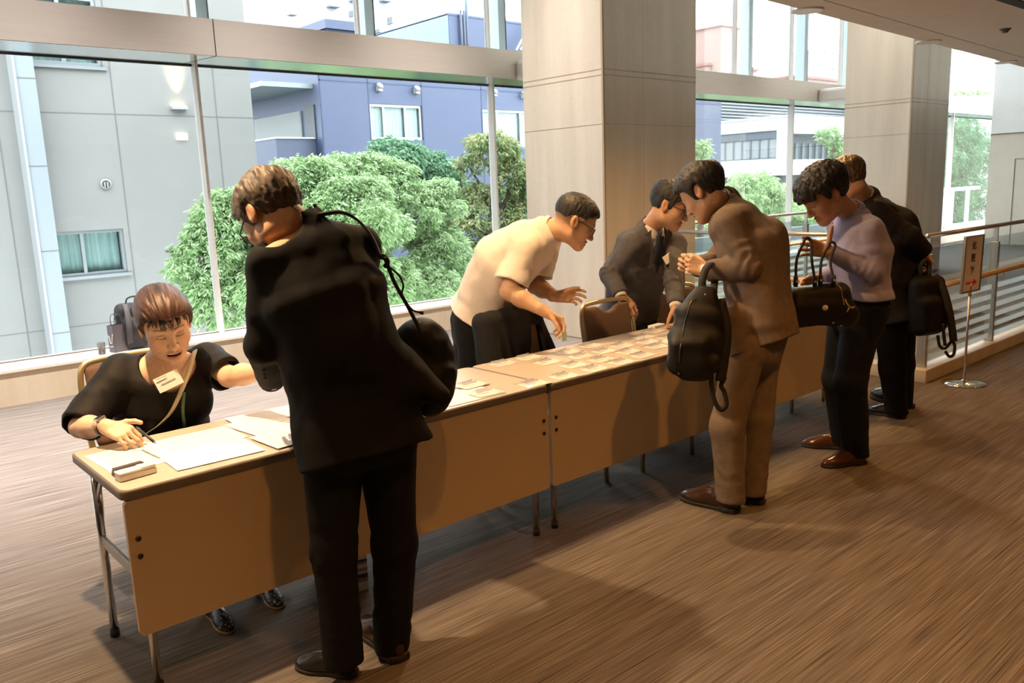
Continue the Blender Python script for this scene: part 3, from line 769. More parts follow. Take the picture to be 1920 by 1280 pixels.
def leaves(name, lobes, n_spray, per, L, W, m, parent, seed, droop=.9, jit=.25):
    """lobes: (centre, radii); sprays sit on the lobe shells, each a fan of hanging leaves"""
    g = np.random.default_rng(seed); lob = [(V3(*c), V3(*r)) for c, r in lobes]
    area = np.array([(r[0]*r[1]+r[1]*r[2]+r[0]*r[2]) for c, r in lob]); cnt = (n_spray*area/area.sum()).astype(int)+1
    V = []; Cc = []
    sub = []
    for c, r in lob:
        sub.append((c, r*.86))
        k = int(7+4*min(1, r.max())) if r.max() > .3 else 3
        for _ in range(k):
            d = g.normal(size=3); d[2] = abs(d[2])*.9-.2; d /= np.linalg.norm(d)
            q = g.uniform(.28, .5)*r.min(); sub.append((c+d*r*g.uniform(.72, 1.0), V3(q, q, q*g.uniform(.75, 1.1))))
    lob = sub; area = np.array([(r[0]*r[1]+r[1]*r[2]+r[0]*r[2]) for c, r in lob]); cnt = (n_spray*area/area.sum()).astype(int)+1
    for (c, r), k in zip(lob, cnt):
        d = g.normal(size=(k, 3)); d[:, 2] = d[:, 2]*.9+.15; d /= np.linalg.norm(d, axis=1)[:, None]
        rad = 1-np.abs(g.normal(size=(k, 1)))*jit*.6+g.normal(size=(k, 1))*.03
        pos = c+d*r*rad
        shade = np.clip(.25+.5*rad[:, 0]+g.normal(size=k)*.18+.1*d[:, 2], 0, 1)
        # each spray
        ang = g.uniform(0, 2*PI, (k, per)); spread = g.uniform(.25, 1.05, (k, per))
        out = np.stack([np.cos(ang)*spread+d[:, None, 0]*.5, np.sin(ang)*spread+d[:, None, 1]*.5, -droop*g.uniform(.3, 1.1, (k, per))+.35*d[:, None, 2]], -1)
        out /= np.linalg.norm(out, axis=2)[:, :, None]
        side = np.cross(out, g.normal(size=(k, per, 3))); side /= np.linalg.norm(side, axis=2)[:, :, None]+1e-9
        ln = L*g.uniform(.6, 1.25, (k, per, 1)); base = pos[:, None, :]+g.normal(size=(k, per, 3))*L*.35
        nrmv = np.cross(side, out)
        a = base; bb = base+out*ln*.5+nrmv*ln*.06
        v = np.stack([a-side*W*.15, a+side*W*.15, bb+side*W*.5, base+out*ln, bb-side*W*.5], 2)
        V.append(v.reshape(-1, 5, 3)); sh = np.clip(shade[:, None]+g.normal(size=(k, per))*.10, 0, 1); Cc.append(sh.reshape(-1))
    V = np.concatenate(V); Cc = np.concatenate(Cc); n = len(V)
    idx = np.arange(n)[:, None]*5
    tri = np.concatenate([idx+np.array([[0, 1, 2, 4]]), idx+np.array([[4, 2, 3, 3]])])
    q = idx+np.array([[0, 1, 2, 4]]); t3 = idx+np.array([[4, 2, 3]])
    me = bpy.data.meshes.new(name); P = V.reshape(-1, 3)
    me.vertices.add(len(P)); me.vertices.foreach_set('co', P.astype(np.float32).ravel())
    li = np.concatenate([q.ravel(), t3.ravel()]).astype(np.int32)
    me.loops.add(len(li)); me.loops.foreach_set('vertex_index', li)
    tot = np.concatenate([np.full(n, 4), np.full(n, 3)]).astype(np.int32); start = np.concatenate([np.arange(n)*4, 4*n+np.arange(n)*3]).astype(np.int32)
    me.polygons.add(2*n); me.polygons.foreach_set('loop_start', start); me.polygons.foreach_set('loop_total', tot)
    me.update(calc_edges=True)
    C3 = np.repeat(Cc, 5)[:, None]*np.ones(3); add_col(me, C3)
    return link_mesh(name, me, m, parent)
def tree(lobes_px, Y, label, m, seed, n_spray, per=7, L=.16, W=.05, depth=.75, trunk=None, droop=.9, group='trees outside the glass'):
    """lobes_px: (u, v, ru, rv) as seen; built as lobes of real size round the trunk at distance Y"""
    lob = []; g = random.Random(seed)
    for (u, v, ru, rv, dy) in lobes_px:
        c = aty(u, v, Y+dy); s = ((c-CAM)@FW)/F
        lob.append((c, (ru*s*1.05, max(ru, rv)*s*depth, rv*s)))
    cs = np.array([c for c, _ in lob]); tc = cs.mean(0) if trunk is None else trunk
    root = empty('tree', (tc[0], tc[1], GZ), label=label, cat='tree', group=group)
    leaves('foliage', lob, n_spray, per, L, W, m, root, seed, droop)
    mb = MB(); z0 = min(c[2]-r[2] for c, r in lob)
    base = V3(tc[0], tc[1], GZ); top = V3(tc[0], tc[1], cs[:, 2].mean())
    mb.tube(bez([base, base*.5+top*.5+V3(.08, .05, 0), top], 6), [.17-.09*i/12 for i in range(13)], 10)
    mb.build('trunk', M_BARK, root)
    for c, r in lob:
        mb = MB(); a = V3(tc[0], tc[1], min(c[2]-r[2]*.8, top[2])); mid = (a+c)/2+V3(0, 0, -.1)
        mb.tube(bez([a, mid, c+(c-a)*.15], 5), [.06-.0045*i for i in range(11)], 7); mb.build('branch', M_BARK, root)
    return root
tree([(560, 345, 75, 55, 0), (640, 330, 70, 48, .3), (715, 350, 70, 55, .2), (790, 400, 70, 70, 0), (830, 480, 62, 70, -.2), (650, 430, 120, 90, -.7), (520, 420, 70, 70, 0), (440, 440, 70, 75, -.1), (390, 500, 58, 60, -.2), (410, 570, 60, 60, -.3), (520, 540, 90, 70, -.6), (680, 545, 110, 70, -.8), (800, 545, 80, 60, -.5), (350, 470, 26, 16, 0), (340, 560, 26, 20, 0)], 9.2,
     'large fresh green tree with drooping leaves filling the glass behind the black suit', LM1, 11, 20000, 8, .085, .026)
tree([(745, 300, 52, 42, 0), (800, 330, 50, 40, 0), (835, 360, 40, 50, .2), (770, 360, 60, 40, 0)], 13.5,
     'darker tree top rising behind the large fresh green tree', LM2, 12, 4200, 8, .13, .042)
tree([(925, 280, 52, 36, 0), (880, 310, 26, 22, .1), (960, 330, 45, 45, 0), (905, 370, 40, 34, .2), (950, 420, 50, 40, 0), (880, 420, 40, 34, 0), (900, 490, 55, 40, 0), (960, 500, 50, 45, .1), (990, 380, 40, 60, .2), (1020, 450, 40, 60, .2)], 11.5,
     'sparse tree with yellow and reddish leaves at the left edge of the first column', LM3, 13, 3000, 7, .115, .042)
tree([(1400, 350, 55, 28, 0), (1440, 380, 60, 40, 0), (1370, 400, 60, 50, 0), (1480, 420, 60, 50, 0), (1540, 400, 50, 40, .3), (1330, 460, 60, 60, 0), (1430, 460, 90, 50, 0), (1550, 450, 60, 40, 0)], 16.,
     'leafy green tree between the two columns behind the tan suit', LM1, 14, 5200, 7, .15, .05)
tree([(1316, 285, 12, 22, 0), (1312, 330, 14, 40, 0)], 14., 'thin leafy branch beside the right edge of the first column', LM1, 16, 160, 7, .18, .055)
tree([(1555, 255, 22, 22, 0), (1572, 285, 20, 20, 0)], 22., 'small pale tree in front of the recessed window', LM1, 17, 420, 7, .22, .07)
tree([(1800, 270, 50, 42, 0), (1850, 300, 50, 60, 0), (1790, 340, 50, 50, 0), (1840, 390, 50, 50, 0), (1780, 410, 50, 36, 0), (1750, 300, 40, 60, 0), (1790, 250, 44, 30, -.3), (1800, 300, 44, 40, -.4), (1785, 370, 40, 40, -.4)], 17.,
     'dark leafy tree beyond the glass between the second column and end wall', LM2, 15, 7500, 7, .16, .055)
rb = empty('hedge', tuple(aty(1810, 178, 35.)), label='bright green hedge along the white parapet roof', cat='hedge')
leaves('foliage', [(aty(1770+i*16, 176-i*.2, 35.), (.5, .4, .38)) for i in range(6)], 420, 7, .2, .07, LM1, rb, 21, .3)
# outside terrace and its frame beyond the rail
b = MB(); b.box((8.0, YG+.5, -.45), (30, 10.5, -.25)); b.box((8.0, 10.3, -.25), (30, 10.5, .10)); b.box((8, 8.0, -.25), (30, 8.15, -.10))
struct('terrace', b, mat('terrace slab', (.60, .66, .70), .6))
fr = empty('terrace_frame', tuple(aty(1800, 400, 9.)*V3(1, 1, 0)+V3(0, 0, -.25)), label='pale metal frame with glass standing on the terrace beyond the second column', cat='frame')
for u in (1768, 1783, 1812):
    q = aty(u, 400, 9.); m = MB(); m.box((q[0]-.05, 8.95, -.25), (q[0]+.05, 9.05, aty(u, 357, 9.)[2])); m.build('frame_post', M_POSTW, fr)
q0, q1 = aty(1762, 357, 9.), aty(1832, 357, 9.); m = MB(); m.box((q0[0], 8.9, q0[2]-.05), (q1[0], 9.1, q0[2]+.06)); m.build('frame_beam', M_POSTW, fr)
mat, noisy = _mat, _noisy
# ================================================================== furniture and small things
M_TOP = noisy('table laminate', (.46, .405, .345), (.49, .435, .375), 60, .38)
M_EDGE = mat('table edge', (.20, .165, .135), .5)
M_PANEL = noisy('modesty panel', (.58, .46, .31), (.61, .49, .335), 3, .5)
M_PAPER = mat('paper', (.86, .86, .84), .6)
M_GOLD = noisy('champagne frame', (.60, .47, .25), (.66, .52, .29), 30, .32, metal=.75)
M_CHAIR = noisy('brown chair fabric', (.16, .095, .062), (.20, .12, .08), 120, .8, bump=.3)
M_BLACKP = mat('black plastic', (.02, .02, .022), .4)
M_RUBBER = mat('rubber', (.03, .03, .03), .7)
TZ, TD = .706, .57
def folding_table(x0, L, label):
    root = empty('folding_table', (x0, 0, 0), label=label, cat='table', group='tables of the reception desk')
    b = MB(); R = rrect(L, TD, .03, 5, 0, L/2, TD/2); R2 = rrect(L-.004, TD-.004, .028, 5, 0, L/2, TD/2)
    z0, z1 = TZ-.034, TZ
    prof = [(z0, .004), (z0+.004, .0), (z1-.008, 0), (z1-.002, .002), (z1, .006)]
    rings = [[b.bm.verts.new((x0+p[0]+(L/2-p[0])*i*2/L, p[1]+(TD/2-p[1])*i*2/TD, z)) for p in R] for z, i in prof]
    for a, c in zip(rings, rings[1:]):
        for k in range(len(a)):
            f = b.bm.faces.new((a[k], a[(k+1) % len(a)], c[(k+1) % len(a)], c[k])); f.smooth = True; f.material_index = 1
    b.bm.faces.new(rings[-1]).material_index = 0; b.bm.faces.new(list(reversed(rings[0]))).material_index = 1
    b.build('tabletop', [M_TOP, M_EDGE], root)
    b = MB(); P = rrect(L-.012, .446, .018, 5)
    b.prism([(x0+L/2+p[0], .006, .225+.223+p[1]) for p in P], (0, .018, 0))
    pn = b.build('modesty_panel', M_PANEL, root)
    for sx in (.035, L-.035):
        for z in (.545, .487):
            q = MB(); q.tube([(x0+sx, .003, z), (x0+sx, .0065, z)], .0085, 14); q.build('screw', mat('screw dark', (.06, .045, .035), .4, .6), pn)
    for e, sx in ((.055, 1), (L-.055, -1)):
        xl = x0+e
        for y in (.055, TD-.05):
            b = MB(); b.tube([(xl, y, .012), (xl, y, z0)], .0145, 14); lg = b.build('leg', M_CHROME, root)
            b = MB(); b.tube([(xl, y, 0), (xl, y, .03)], .0165, 14); b.build('foot_cap', M_RUBBER, lg)
        b = MB(); b.box((xl-.006, .05, .355), (xl+.006, TD-.05, .395), .003); b.build('crossbar', mat('grey bar', (.42, .42, .40), .4, .6), root)
        b = MB(); b.tube(bez([(xl, .055, .5), (xl, .085, .62), (xl, .16, .658), (xl, TD-.16, .658), (xl, TD-.08, .655)], 6), .011, 10); b.build('leg_bow', M_CHROME, root)
        b = MB(); b.box((xl-.004, -.065, -.011), (xl+.004, .065, .011), .002, rot=Matrix.Rotation(.45, 3, 'X'), c=None) if False else b.prism([(xl-.004, TD-.055, .545), (xl-.004, TD-.055, .52), (xl-.004, TD-.15, .62), (xl-.004, TD-.15, .648)], (.008, 0, 0)); b.build('lock_brace', mat('grey bar', (.42, .42, .40), .4, .6), root)
        b = MB(); b.tube([(xl+sx*.02, TD/2, .645), (xl+sx*.42, TD/2, .664)], .008, 8); b.build('fold_stay', M_CHROME, root)
    return root
folding_table(0, 1.797, 'beige folding table nearest the camera with papers in front of the seated woman')
folding_table(1.803, 1.494, 'middle beige folding table covered with name badges')
folding_table(3.303, 1.494, 'farthest beige folding table beyond the man in the tan suit')

# ------------------------------------------------------------------ banquet chairs (local: sitter looks along -Y)
chair0 = None
def chair(x, y, rz, label, group='brown banquet chairs behind the tables'):
    global chair0
    if chair0 is not None: return copy_thing(chair0, (x, y, 0), rz, label)
    root = empty('banquet_chair', (0, 0, 0), label=label, cat='chair', group=group)
    b = MB(); P = rrect(.43, .43, .05, 6, .43)
    rings = [[b.bm.verts.new((p[0]*s, p[1]*s-.01, z)) for p in P] for z, s in ((.425, .96), (.435, 1.), (.47, 1.01), (.49, .97), (.495, .85))]
    for a, c in zip(rings, rings[1:]):
        for k in range(len(a)): b.bm.faces.new((a[k], a[(k+1) % len(a)], c[(k+1) % len(a)], c[k])).smooth = True
    b.bm.faces.new(rings[-1]); b.bm.faces.new(list(reversed(rings[0]))); b.build('seat', M_CHAIR, root, (0, 0, 0))
    # back: padded panel with a scooped handle hole, leaning
    def bk(u, w, d): return (u, .205+d+(w-.45)*.17, w)      # u across, w height, d depth
    sd = Sdf()
    Rl = np.array([[1, 0, 0], [0, math.cos(.168), -math.sin(.168)], [0, math.sin(.168), math.cos(.168)]])
    cc = V3(*bk(0, .69, 0)); sd.u(rbox(cc, (.185, .021, .175), Rl, .02), 0); sd.u(rbox(cc-V3(0, 0, .10), (.175, .024, .10), Rl, .02), .02)
    hc = V3(*bk(0, .878, 0)); sd.sub(lambda p: np.sqrt(((p[:, 0]-hc[0])/.078)**2+((p[:, 2]-hc[2])/.055)**2)*.055-.055+0*p[:, 0], .012)
    sdf_obj('backrest', sd, (-.22, .12, .48), (.22, .36, .90), .008, M_CHAIR, None, 1).parent = root
    fr = [bk(-.205, .44, 0), bk(-.21, .62, 0), bk(-.207, .80, 0), bk(-.185, .865, 0), bk(-.13, .882, 0), bk(0, .886, 0), bk(.13, .882, 0), bk(.185, .865, 0), bk(.207, .80, 0), bk(.21, .62, 0), bk(.205, .44, 0)]
    b = MB(); b.tube(bez(fr, 6), .0135, 10); b.build('back_frame', M_GOLD, root, (0, 0, 0))
    b = MB(); b.tube([(-.2, -.2, .425), (.2, -.2, .425)], .011, 8); b.tube([(-.205, -.2, .425), (-.205, .2, .43)], .011, 8); b.tube([(.205, -.2, .425), (.205, .2, .43)], .011, 8); b.build('seat_frame', M_GOLD, root, (0, 0, 0))
    for sx in (-1, 1):
        b = MB(); b.tube([(sx*.2, -.195, .42), (sx*.205, -.2, .2), (sx*.21, -.205, 0)], [.0145, .013, .0125], 10); b.build('leg', M_GOLD, root, (0, 0, 0))
        b = MB(); b.tube([(sx*.205, .205, .46), (sx*.207, .215, .25), (sx*.212, .245, 0)], [.0145, .013, .0125], 10); b.build('leg', M_GOLD, root, (0, 0, 0))
    chair0 = root; root.location = (x, y, 0); root.rotation_euler = (0, 0, rz); return root
chair(.455, 1.06, .04, 'brown banquet chair under the seated woman')
chair(2.245, .47, .06, 'brown banquet chair with a black jacket hung over its back')
chair(2.945, .44, -.05, 'brown banquet chair gripped by the man in the grey suit')
chair(3.66, .63, -.40, 'turned brown banquet chair between the grey suit man and the tan suit man')
chair(4.50, .46, .0, 'brown banquet chair behind the farthest table, mostly hidden by the tan suit')

# black jacket over the second chair
jx, jy = 2.245, .47
def jacket_over():
    s = Sdf(); c = .06
    def W(u, d, w): q = rotz((u, .205+d+(w-.45)*.17, w), c); return V3(jx+q[0], jy+q[1], q[2])
    Rz = np.array([[math.cos(c), math.sin(c), 0], [-math.sin(c), math.cos(c), 0], [0, 0, 1]])
    Rx = np.array([[1, 0, 0], [0, math.cos(.168), -math.sin(.168)], [0, math.sin(.168), math.cos(.168)]]); R = Rx@Rz
    s.u(rbox(W(-.02, 0, .70), (.235, .055, .225), R, .05), 0)
    s.u(rc(W(-.20, -.02, .86), W(-.24, -.05, .52), .05, .06), .05)
    s.u(rc(W(.17, .0, .87), W(.275, -.01, .60), .045, .04), .04); s.u(rc(W(.10, 0, .895), W(-.16, 0, .885), .04, .04), .03)
    # open front: the brown back shows through a wedge
    a, b2, c2 = W(.10, 0, .83), W(.0, 0, .46), W(.235, 0, .52)
    def wedge(p):
        q = (p-W(0, 0, .69))@R.T; u, d, w = q[:, 0], q[:, 1], q[:, 2]
        l1 = -(u-(.115-(.13-w)*.36)); l2 = u-(.165+(.13-w)*.13); top = w-.13
        return np.maximum(np.maximum(np.maximum(l1, l2), top), d+.018)
    s.sub(wedge, .01)
    s.sub(rbox(W(0, 0, .60), (.186, .027, .30), R, .01), .003)
    s.disp(lambda p: .006*vnoise(p*V3(16, 16, 5), 3)+.003*np.sin(p[:, 0]*70+p[:, 2]*9))
    return s
o = sdf_obj('draped_jacket', jacket_over(), (1.88, .50, .42), (2.62, .90, .98), .0075, cloth('black jacket cloth', (.012, .012, .014)), None, 1)
tag(o, 'black jacket hung over the chair beside the man in white', 'jacket')

# ------------------------------------------------------------------ badges on the middle table
M_VINYL = thin_glass('vinyl sleeve', (.985, .985, .99), .02, .04)
M_CARD = noisy('badge card', (.84, .80, .74), (.87, .84, .79), 60, .6)
M_INK = mat('printed grey', (.42, .38, .40), .7); M_RED = mat('red mark', (.75, .12, .10), .6)
M_CLIPG = thin_glass('smoky clip', (.90, .88, .92), .03, .30)
badge0 = None
def badge(x, y, rz, label, group='name badges laid out on the middle table', z=TZ+.0005):
    global badge0
    if badge0 is not None: return copy_thing(badge0, (x, y, z), rz, label)
    root = empty('name_badge', (x, y, z), rz, label=label, cat='name badge', group=group); O = (0, 0, 0)
    b = MB(); b.box((-.068, -.045, 0), (.068, .042, .0015)); b.box((-.05, -.004, .0015), (.012, .004, .0017), mi=1); b.box((-.05, .016, .0015), (-.01, .021, .0017), mi=1); b.box((.036, -.040, .0015), (.058, -.034, .0017), mi=2)
    b.build('card', [M_CARD, M_INK, M_RED], root, O)
    b = MB(); b.box((-.073, -.05, .002), (.073, .062, .0030)); b.build('vinyl_sleeve', M_VINYL, root, O)
    b = MB(); b.box((-.03, .020, .0035), (.045, .070, .0065), .0012); b.tube([(-.02, .045, .006), (.035, .045, .010)], .005, 8); b.build('clip', M_CLIPG, root, O)
    badge0 = root; return root
rows = {'front row': [(1.756, .055), (1.95, .052), (2.154, .052), (2.345, .053), (2.536, .075)],
        'second row': [(2.147, .183), (2.327, .165), (2.56, .192), (2.752, .165)],
        'third row': [(2.117, .338), (2.32, .305), (2.49, .30), (2.66, .325), (2.83, .29), (3.0, .275)],
        'back row': [(1.952, .485), (2.133, .49), (2.36, .435), (2.55, .455), (2.93, .40), (3.12, .47)]}
ordn = ['leftmost', 'second from left', 'third from left', 'fourth from left', 'fifth from left', 'rightmost']
for rn, L in rows.items():
    for i, (x, y) in enumerate(L):
        badge(x, y, random.uniform(-.10, .12), 'white name badge in clear sleeve, %s in the %s on the tables' % ('rightmost' if i == len(L)-1 else ordn[i], rn))
badge(1.55, .236, .02, 'white name badge on the near table beside the shoulder bag', z=TZ+.005)
badge(1.50, .075, -.05, 'white name badge on a paper at the front edge of the near table', z=TZ+.005)
M_WPACK = mat('white packet', (.88, .90, .93), .35)
def packet(x, y, w, d, h, rz, label):
    b = MB(); b.box((-w/2, -d/2, 0), (w/2, d/2, h), .003); o = b.build('tissue_packet', M_WPACK, None, (x, y, TZ+.0005), rz)
    return tag(o, label, 'packet')
packet(3.22, .545, .11, .05, .018, .1, 'small glossy white packet at the back of the middle table'); packet(2.90, .165, .12, .07, .016, -.2, 'glossy white packet near the black backpack')
# ------------------------------------------------------------------ papers
def text_lines(b, w, d, z, n, x0=-.4, x1=.4):
    for i in range(n):
        y = d*(.38-.76*i/max(1, n-1)); b.box((w*x0, y-.0016, z), (w*(x1-.12*((i*7) % 3)), y+.0016, z+.0003), mi=1)
def paper(x, y, w, d, rz, label, k=0, n=12, name='paper_sheet', h=.0008):
    b = MB(); b.box((-w/2, -d/2, 0), (w/2, d/2, h)); text_lines(b, w, d, h, n) if n else None
    o = b.build(name, [M_PAPER, mat('print pale', (.52, .52, .58), .7)], None, (x, y, TZ+.0006+.0011*k), rz)
    return tag(o, label, 'paper')
paper(.135, .335, .21, .297, .05, 'paper sheet under the hand of the seated woman', 0, 14)
paper(.37, .36, .297, .21, .0, 'long name list lying in front of the seated woman', 1, 10)
paper(.345, .155, .297, .20, -.04, 'blank white sheet at the front edge near the white case', 2, 0)
paper(.635, .335, .21, .297, .12, 'printed sheet between the seated woman and the black suit', 3, 14)
paper(.70, .47, .297, .17, -.03, 'pale blue ruled list at the back edge of the near table', 4, 12)
paper(.62, .13, .21, .20, .06, 'white sheet at the front edge beside the black suit', 5, 8)
paper(1.25, .26, .42, .297, .03, 'large white sheet beneath the shoulder bag', 0, 0)
paper(1.42, .12, .297, .19, -.02, 'white sheet at the front edge under a badge', 1, 6)
# stamp pads and white case at the corner
for i, (x, y, z) in enumerate(((.076, .176, 0), (.086, .206, 0))):
    r = empty('ink_pad', (x, y, TZ+.0008), .12, label=('slim black ink pad' if i == 0 else 'slim black ink pad, the one farther from the table edge,')+' beside the white case', cat='ink pad')
    b = MB(); b.box((-.047, -.013, 0), (.047, .013, .010), .002); b.build('base', M_BLACKP, r, (0, 0, 0))
    b = MB(); b.box((-.047, -.012, .0105), (.047, .012, .016), .002); b.build('lid', mat('pad grey', (.03, .03, .03), .35) if i == 0 else mat('pad dark', (.05, .045, .04), .35), r, (0, 0, 0))
r = empty('white_case', (.083, .118, TZ+.0005), .10, label='white plastic case at the near corner of the table', cat='case')
b = MB(); b.box((-.058, -.022, 0), (.058, .022, .020), .004); b.build('tray', mat('case white', (.84, .82, .78), .4), r, (0, 0, 0))
b = MB(); b.box((-.059, -.023, .0205), (.012, .023, .028), .004); b.box((.008, -.021, .0205), (.058, .021, .031), .004); b.build('lid', mat('case white', (.84, .82, .78), .4), r, (0, 0, 0))

# ------------------------------------------------------------------ striped carrier under the table
def stripes_mat():
    m = mat('striped carrier', (.8, .78, .74), .5); t = NT(m)
    c = t.add('ShaderNodeTexCoord'); sp = t.add('ShaderNodeSeparateXYZ'); t.link(c, 'Object', sp, 'Vector')
    mm = t.add('ShaderNodeMath', operation='MULTIPLY'); mm.inputs[1].default_value = 7.4; t.link(sp, 'Z', mm, 0)
    fr = t.add('ShaderNodeMath', operation='FRACT'); t.link(mm, 'Value', fr, 0)
    r = t.ramp(fr, 'Value', [(0, (.72, .68, .62)), (.3, (.30, .29, .32)), (.42, (.03, .035, .10)), (.55, (.70, .67, .62)), (.63, (.33, .32, .36)), (.74, (.72, .68, .62)), (.84, (.30, .29, .33)), (.92, (.03, .035, .10))]); r.color_ramp.interpolation = 'CONSTANT'
    ck = t.add('ShaderNodeTexChecker'); ck.inputs['Scale'].default_value = 160; t.link(c, 'Object', ck, 'Vector'); ck.inputs['Color1'].default_value = (1, 1, 1, 1); ck.inputs['Color2'].default_value = (.82, .82, .84, 1)
    mx = t.add('ShaderNodeMix', data_type='RGBA', blend_type='MULTIPLY'); mx.inputs[0].default_value = .6
    t.t.links.new(r.outputs[0], mx.inputs[6]); t.t.links.new(ck.outputs[0], mx.inputs[7]); t.t.links.new(mx.outputs[2], t.b.inputs['Base Color'])
    return m
r = empty('carrier_bag', (.735, .205, 0), -.30, label='navy and white striped carrier bag standing under the near table', cat='bag')
b = MB()
v = [(0, .0, 0), (.185, .0, 0), (.185, .22, 0), (0, .22, 0)]
b.box((.0, .0, .0), (.185, .20, .33), .008); b.build('bag_body', stripes_mat(), r, (0, 0, 0))
for y in (.03, .17):
    b = MB(); b.tube(bez([(.05, y, .32), (.055, y+.01, .40), (.0925, y+.015, .435), (.13, y+.01, .40), (.135, y, .32)], 6), .005, 8); b.build('handle', mat('cord white', (.7, .68, .64), .7), r, (0, 0, 0))

# ------------------------------------------------------------------ on the window sill
ZSILL = .2895
q = aty(236, 660, 5.06)
r = empty('backpack', (1.60, 5.06, ZSILL), .0, label='dark grey backpack standing on the window sill behind the woman', cat='backpack')
s = Sdf(); s.u(rbox((0, .0, .205), (.155, .075, .20), None, .07), 0); s.u(rbox((.0, -.06, .15), (.12, .05, .13), None, .04), .03); s.disp(lambda p: .007*vnoise(p*V3(14, 14, 20), 5))
M_BPK = cloth('backpack nylon', (.045, .045, .05), .2, .6)
sdf_obj('bag_body', s, (-.2, -.16, -.02), (.2, .12, .45), .009, M_BPK, None).parent = r
b = MB(); b.tube(bez([(-.06, -.02, .40), (-.04, -.02, .445), (.03, -.02, .455), (.085, -.02, .40)], 6), .007, 8); b.build('handle', M_RUBBER, r, (0, 0, 0))
for sx in (-.075, .07):
    b = MB(); b.ribbon(bez([(sx, -.045, .40), (sx-.005, -.10, .34), (sx-.012, -.135, .22), (sx-.01, -.11, .08), (sx, -.07, .03)], 6), .045, .012, (1, 0, 0)); b.build('strap', mat('strap grey', (.10, .095, .10), .7), r, (0, 0, 0))
b = MB(); b.tube([(-.01, -.105, .395), (.0, -.11, .40)], .012, 10); b.build('buckle', M_CHROME, r, (0, 0, 0))
r = empty('paper_bag', (1.415, 5.00, ZSILL), .32, label='small grey paper bag with white ribbon mark on the window sill', cat='paper bag')
M_PB = mat('grey bag paper', (.12, .11, .125), .5)
b = MB(); b.box((-.045, -.04, 0), (.10, .04, .003)); b.box((-.045, -.04, 0), (-.042, .04, .235)); b.box((.097, -.04, 0), (.10, .04, .235)); b.box((-.045, -.04, 0), (.10, -.037, .235)); b.box((-.045, .037, 0), (.10, .04, .235)); b.build('bag_body', M_PB, r, (0, 0, 0))
b = MB(); b.tube(bez([(-.0465, -.03, .16), (-.0465, -.018, .12), (-.0465, -.008, .085), (-.0465, .012, .085), (-.0465, .02, .13), (-.0465, .034, .145)], 6), .0035, 8); b.tube(bez([(-.0465, -.02, .05), (-.0465, 0, .055), (-.0465, .02, .045)], 4), .003, 8); b.build('ribbon_mark', mat('ribbon white', (.85, .85, .85), .5), r, (0, 0, 0))
for y in (-.028, .028):
    b = MB(); b.tube(bez([(-.01, y, .225), (-.012, y, .29), (.012, y*1.1, .325), (.045, y*1.1, .30), (.06, y, .225)], 6), .0035, 8); b.build('handle', mat('grey cord', (.10, .10, .11), .7), r, (0, 0, 0))
r = empty('drinking_glass', (1.285, 4.975, ZSILL), 0, label='glass tumbler of iced tea beside the paper bag on the sill', cat='glass')
b = MB(); b.lathe([(.026, 0), (.028, .004), (.033, .10), (.031, .10), (.026, .006), (.001, .005)], n=28); b.build('tumbler', thin_glass('tumbler glass', (.95, .97, .97), .10), r, (0, 0, 0))
b = MB(); b.lathe([(.024, .007), (.0285, .055), (.001, .055)], n=24); b.build('tea', mat('tea', (.50, .19, .04), .15), r, (0, 0, 0))
for k, (x, y) in enumerate(((-.008, -.006), (.009, .005))):
    b = MB(); b.box((x-.009, y-.009, .05), (x+.009, y+.009, .064), .003, rot=None); b.build('ice_cube', thin_glass('ice', (.9, .95, .97), .12), r, (0, 0, 0))

# ------------------------------------------------------------------ sign stand
r = empty('sign_stand', (5.83, -.262, 0), 0, label='chrome sign stand with arrow notice in front of the glass balustrade', cat='sign')
b = MB(); b.lathe([(.150, 0), (.152, .004), (.148, .010), (.10, .016), (.03, .021), (.016, .028)], n=48); b.build('base', M_CHROME, r, (0, 0, 0))
b = MB(); b.tube([(0, 0, .02), (0, 0, .72)], .0085, 12); b.tube([(0, 0, .66), (0, 0, .76)], .012, 12); b.build('pole', M_STEEL, r, (0, 0, 0))
W_, H_ = .255, .40
fr = empty('sign_frame', (0, 0, .70)); fr.parent = r; fr.rotation_euler = (.02, 0, math.radians(-5))
b = MB()
for lo, hi in (((-W_/2-.012, -.010, 0), (-W_/2, .010, H_)), ((W_/2, -.010, 0), (W_/2+.012, .010, H_)), ((-W_/2-.012, -.010, -.012), (W_/2+.012, .010, .0)), ((-W_/2-.012, -.010, H_), (W_/2+.012, .010, H_+.004))): b.box(lo, hi, .002)
bo = b.build('frame_edge', noisy('sign frame bronze', (.36, .30, .23), (.42, .35, .27), 40, .3, metal=.85), fr, (0, 0, 0))
b = MB(); b.box((-W_/2, -.004, 0), (W_/2, .006, H_)); b.build('sign_sheet', mat('sign paper', (.80, .76, .78), .5), fr, (0, 0, 0))
for i, ch in enumerate('化粧室'):
    cu = bpy.data.curves.new('sign_letter', 'FONT'); cu.body = ch; cu.size = .066; cu.align_x = 'CENTER'; cu.align_y = 'CENTER'; cu.extrude = .0006; cu.offset = .0008
    cu.materials.append(mat('ink', (.06, .055, .06), .7)); tmp = bpy.data.objects.new('tmp', cu); COL.objects.link(tmp); dg = bpy.context.evaluated_depsgraph_get(); me = bpy.data.meshes.new_from_object(tmp.evaluated_get(dg)); bpy.data.objects.remove(tmp); o = bpy.data.objects.new('sign_letter', me); COL.objects.link(o); o.parent = fr; o.location = (0, -.0055, .325-.088*i); o.rotation_euler = (PI/2, 0, 0)
b = MB(); zz = .058
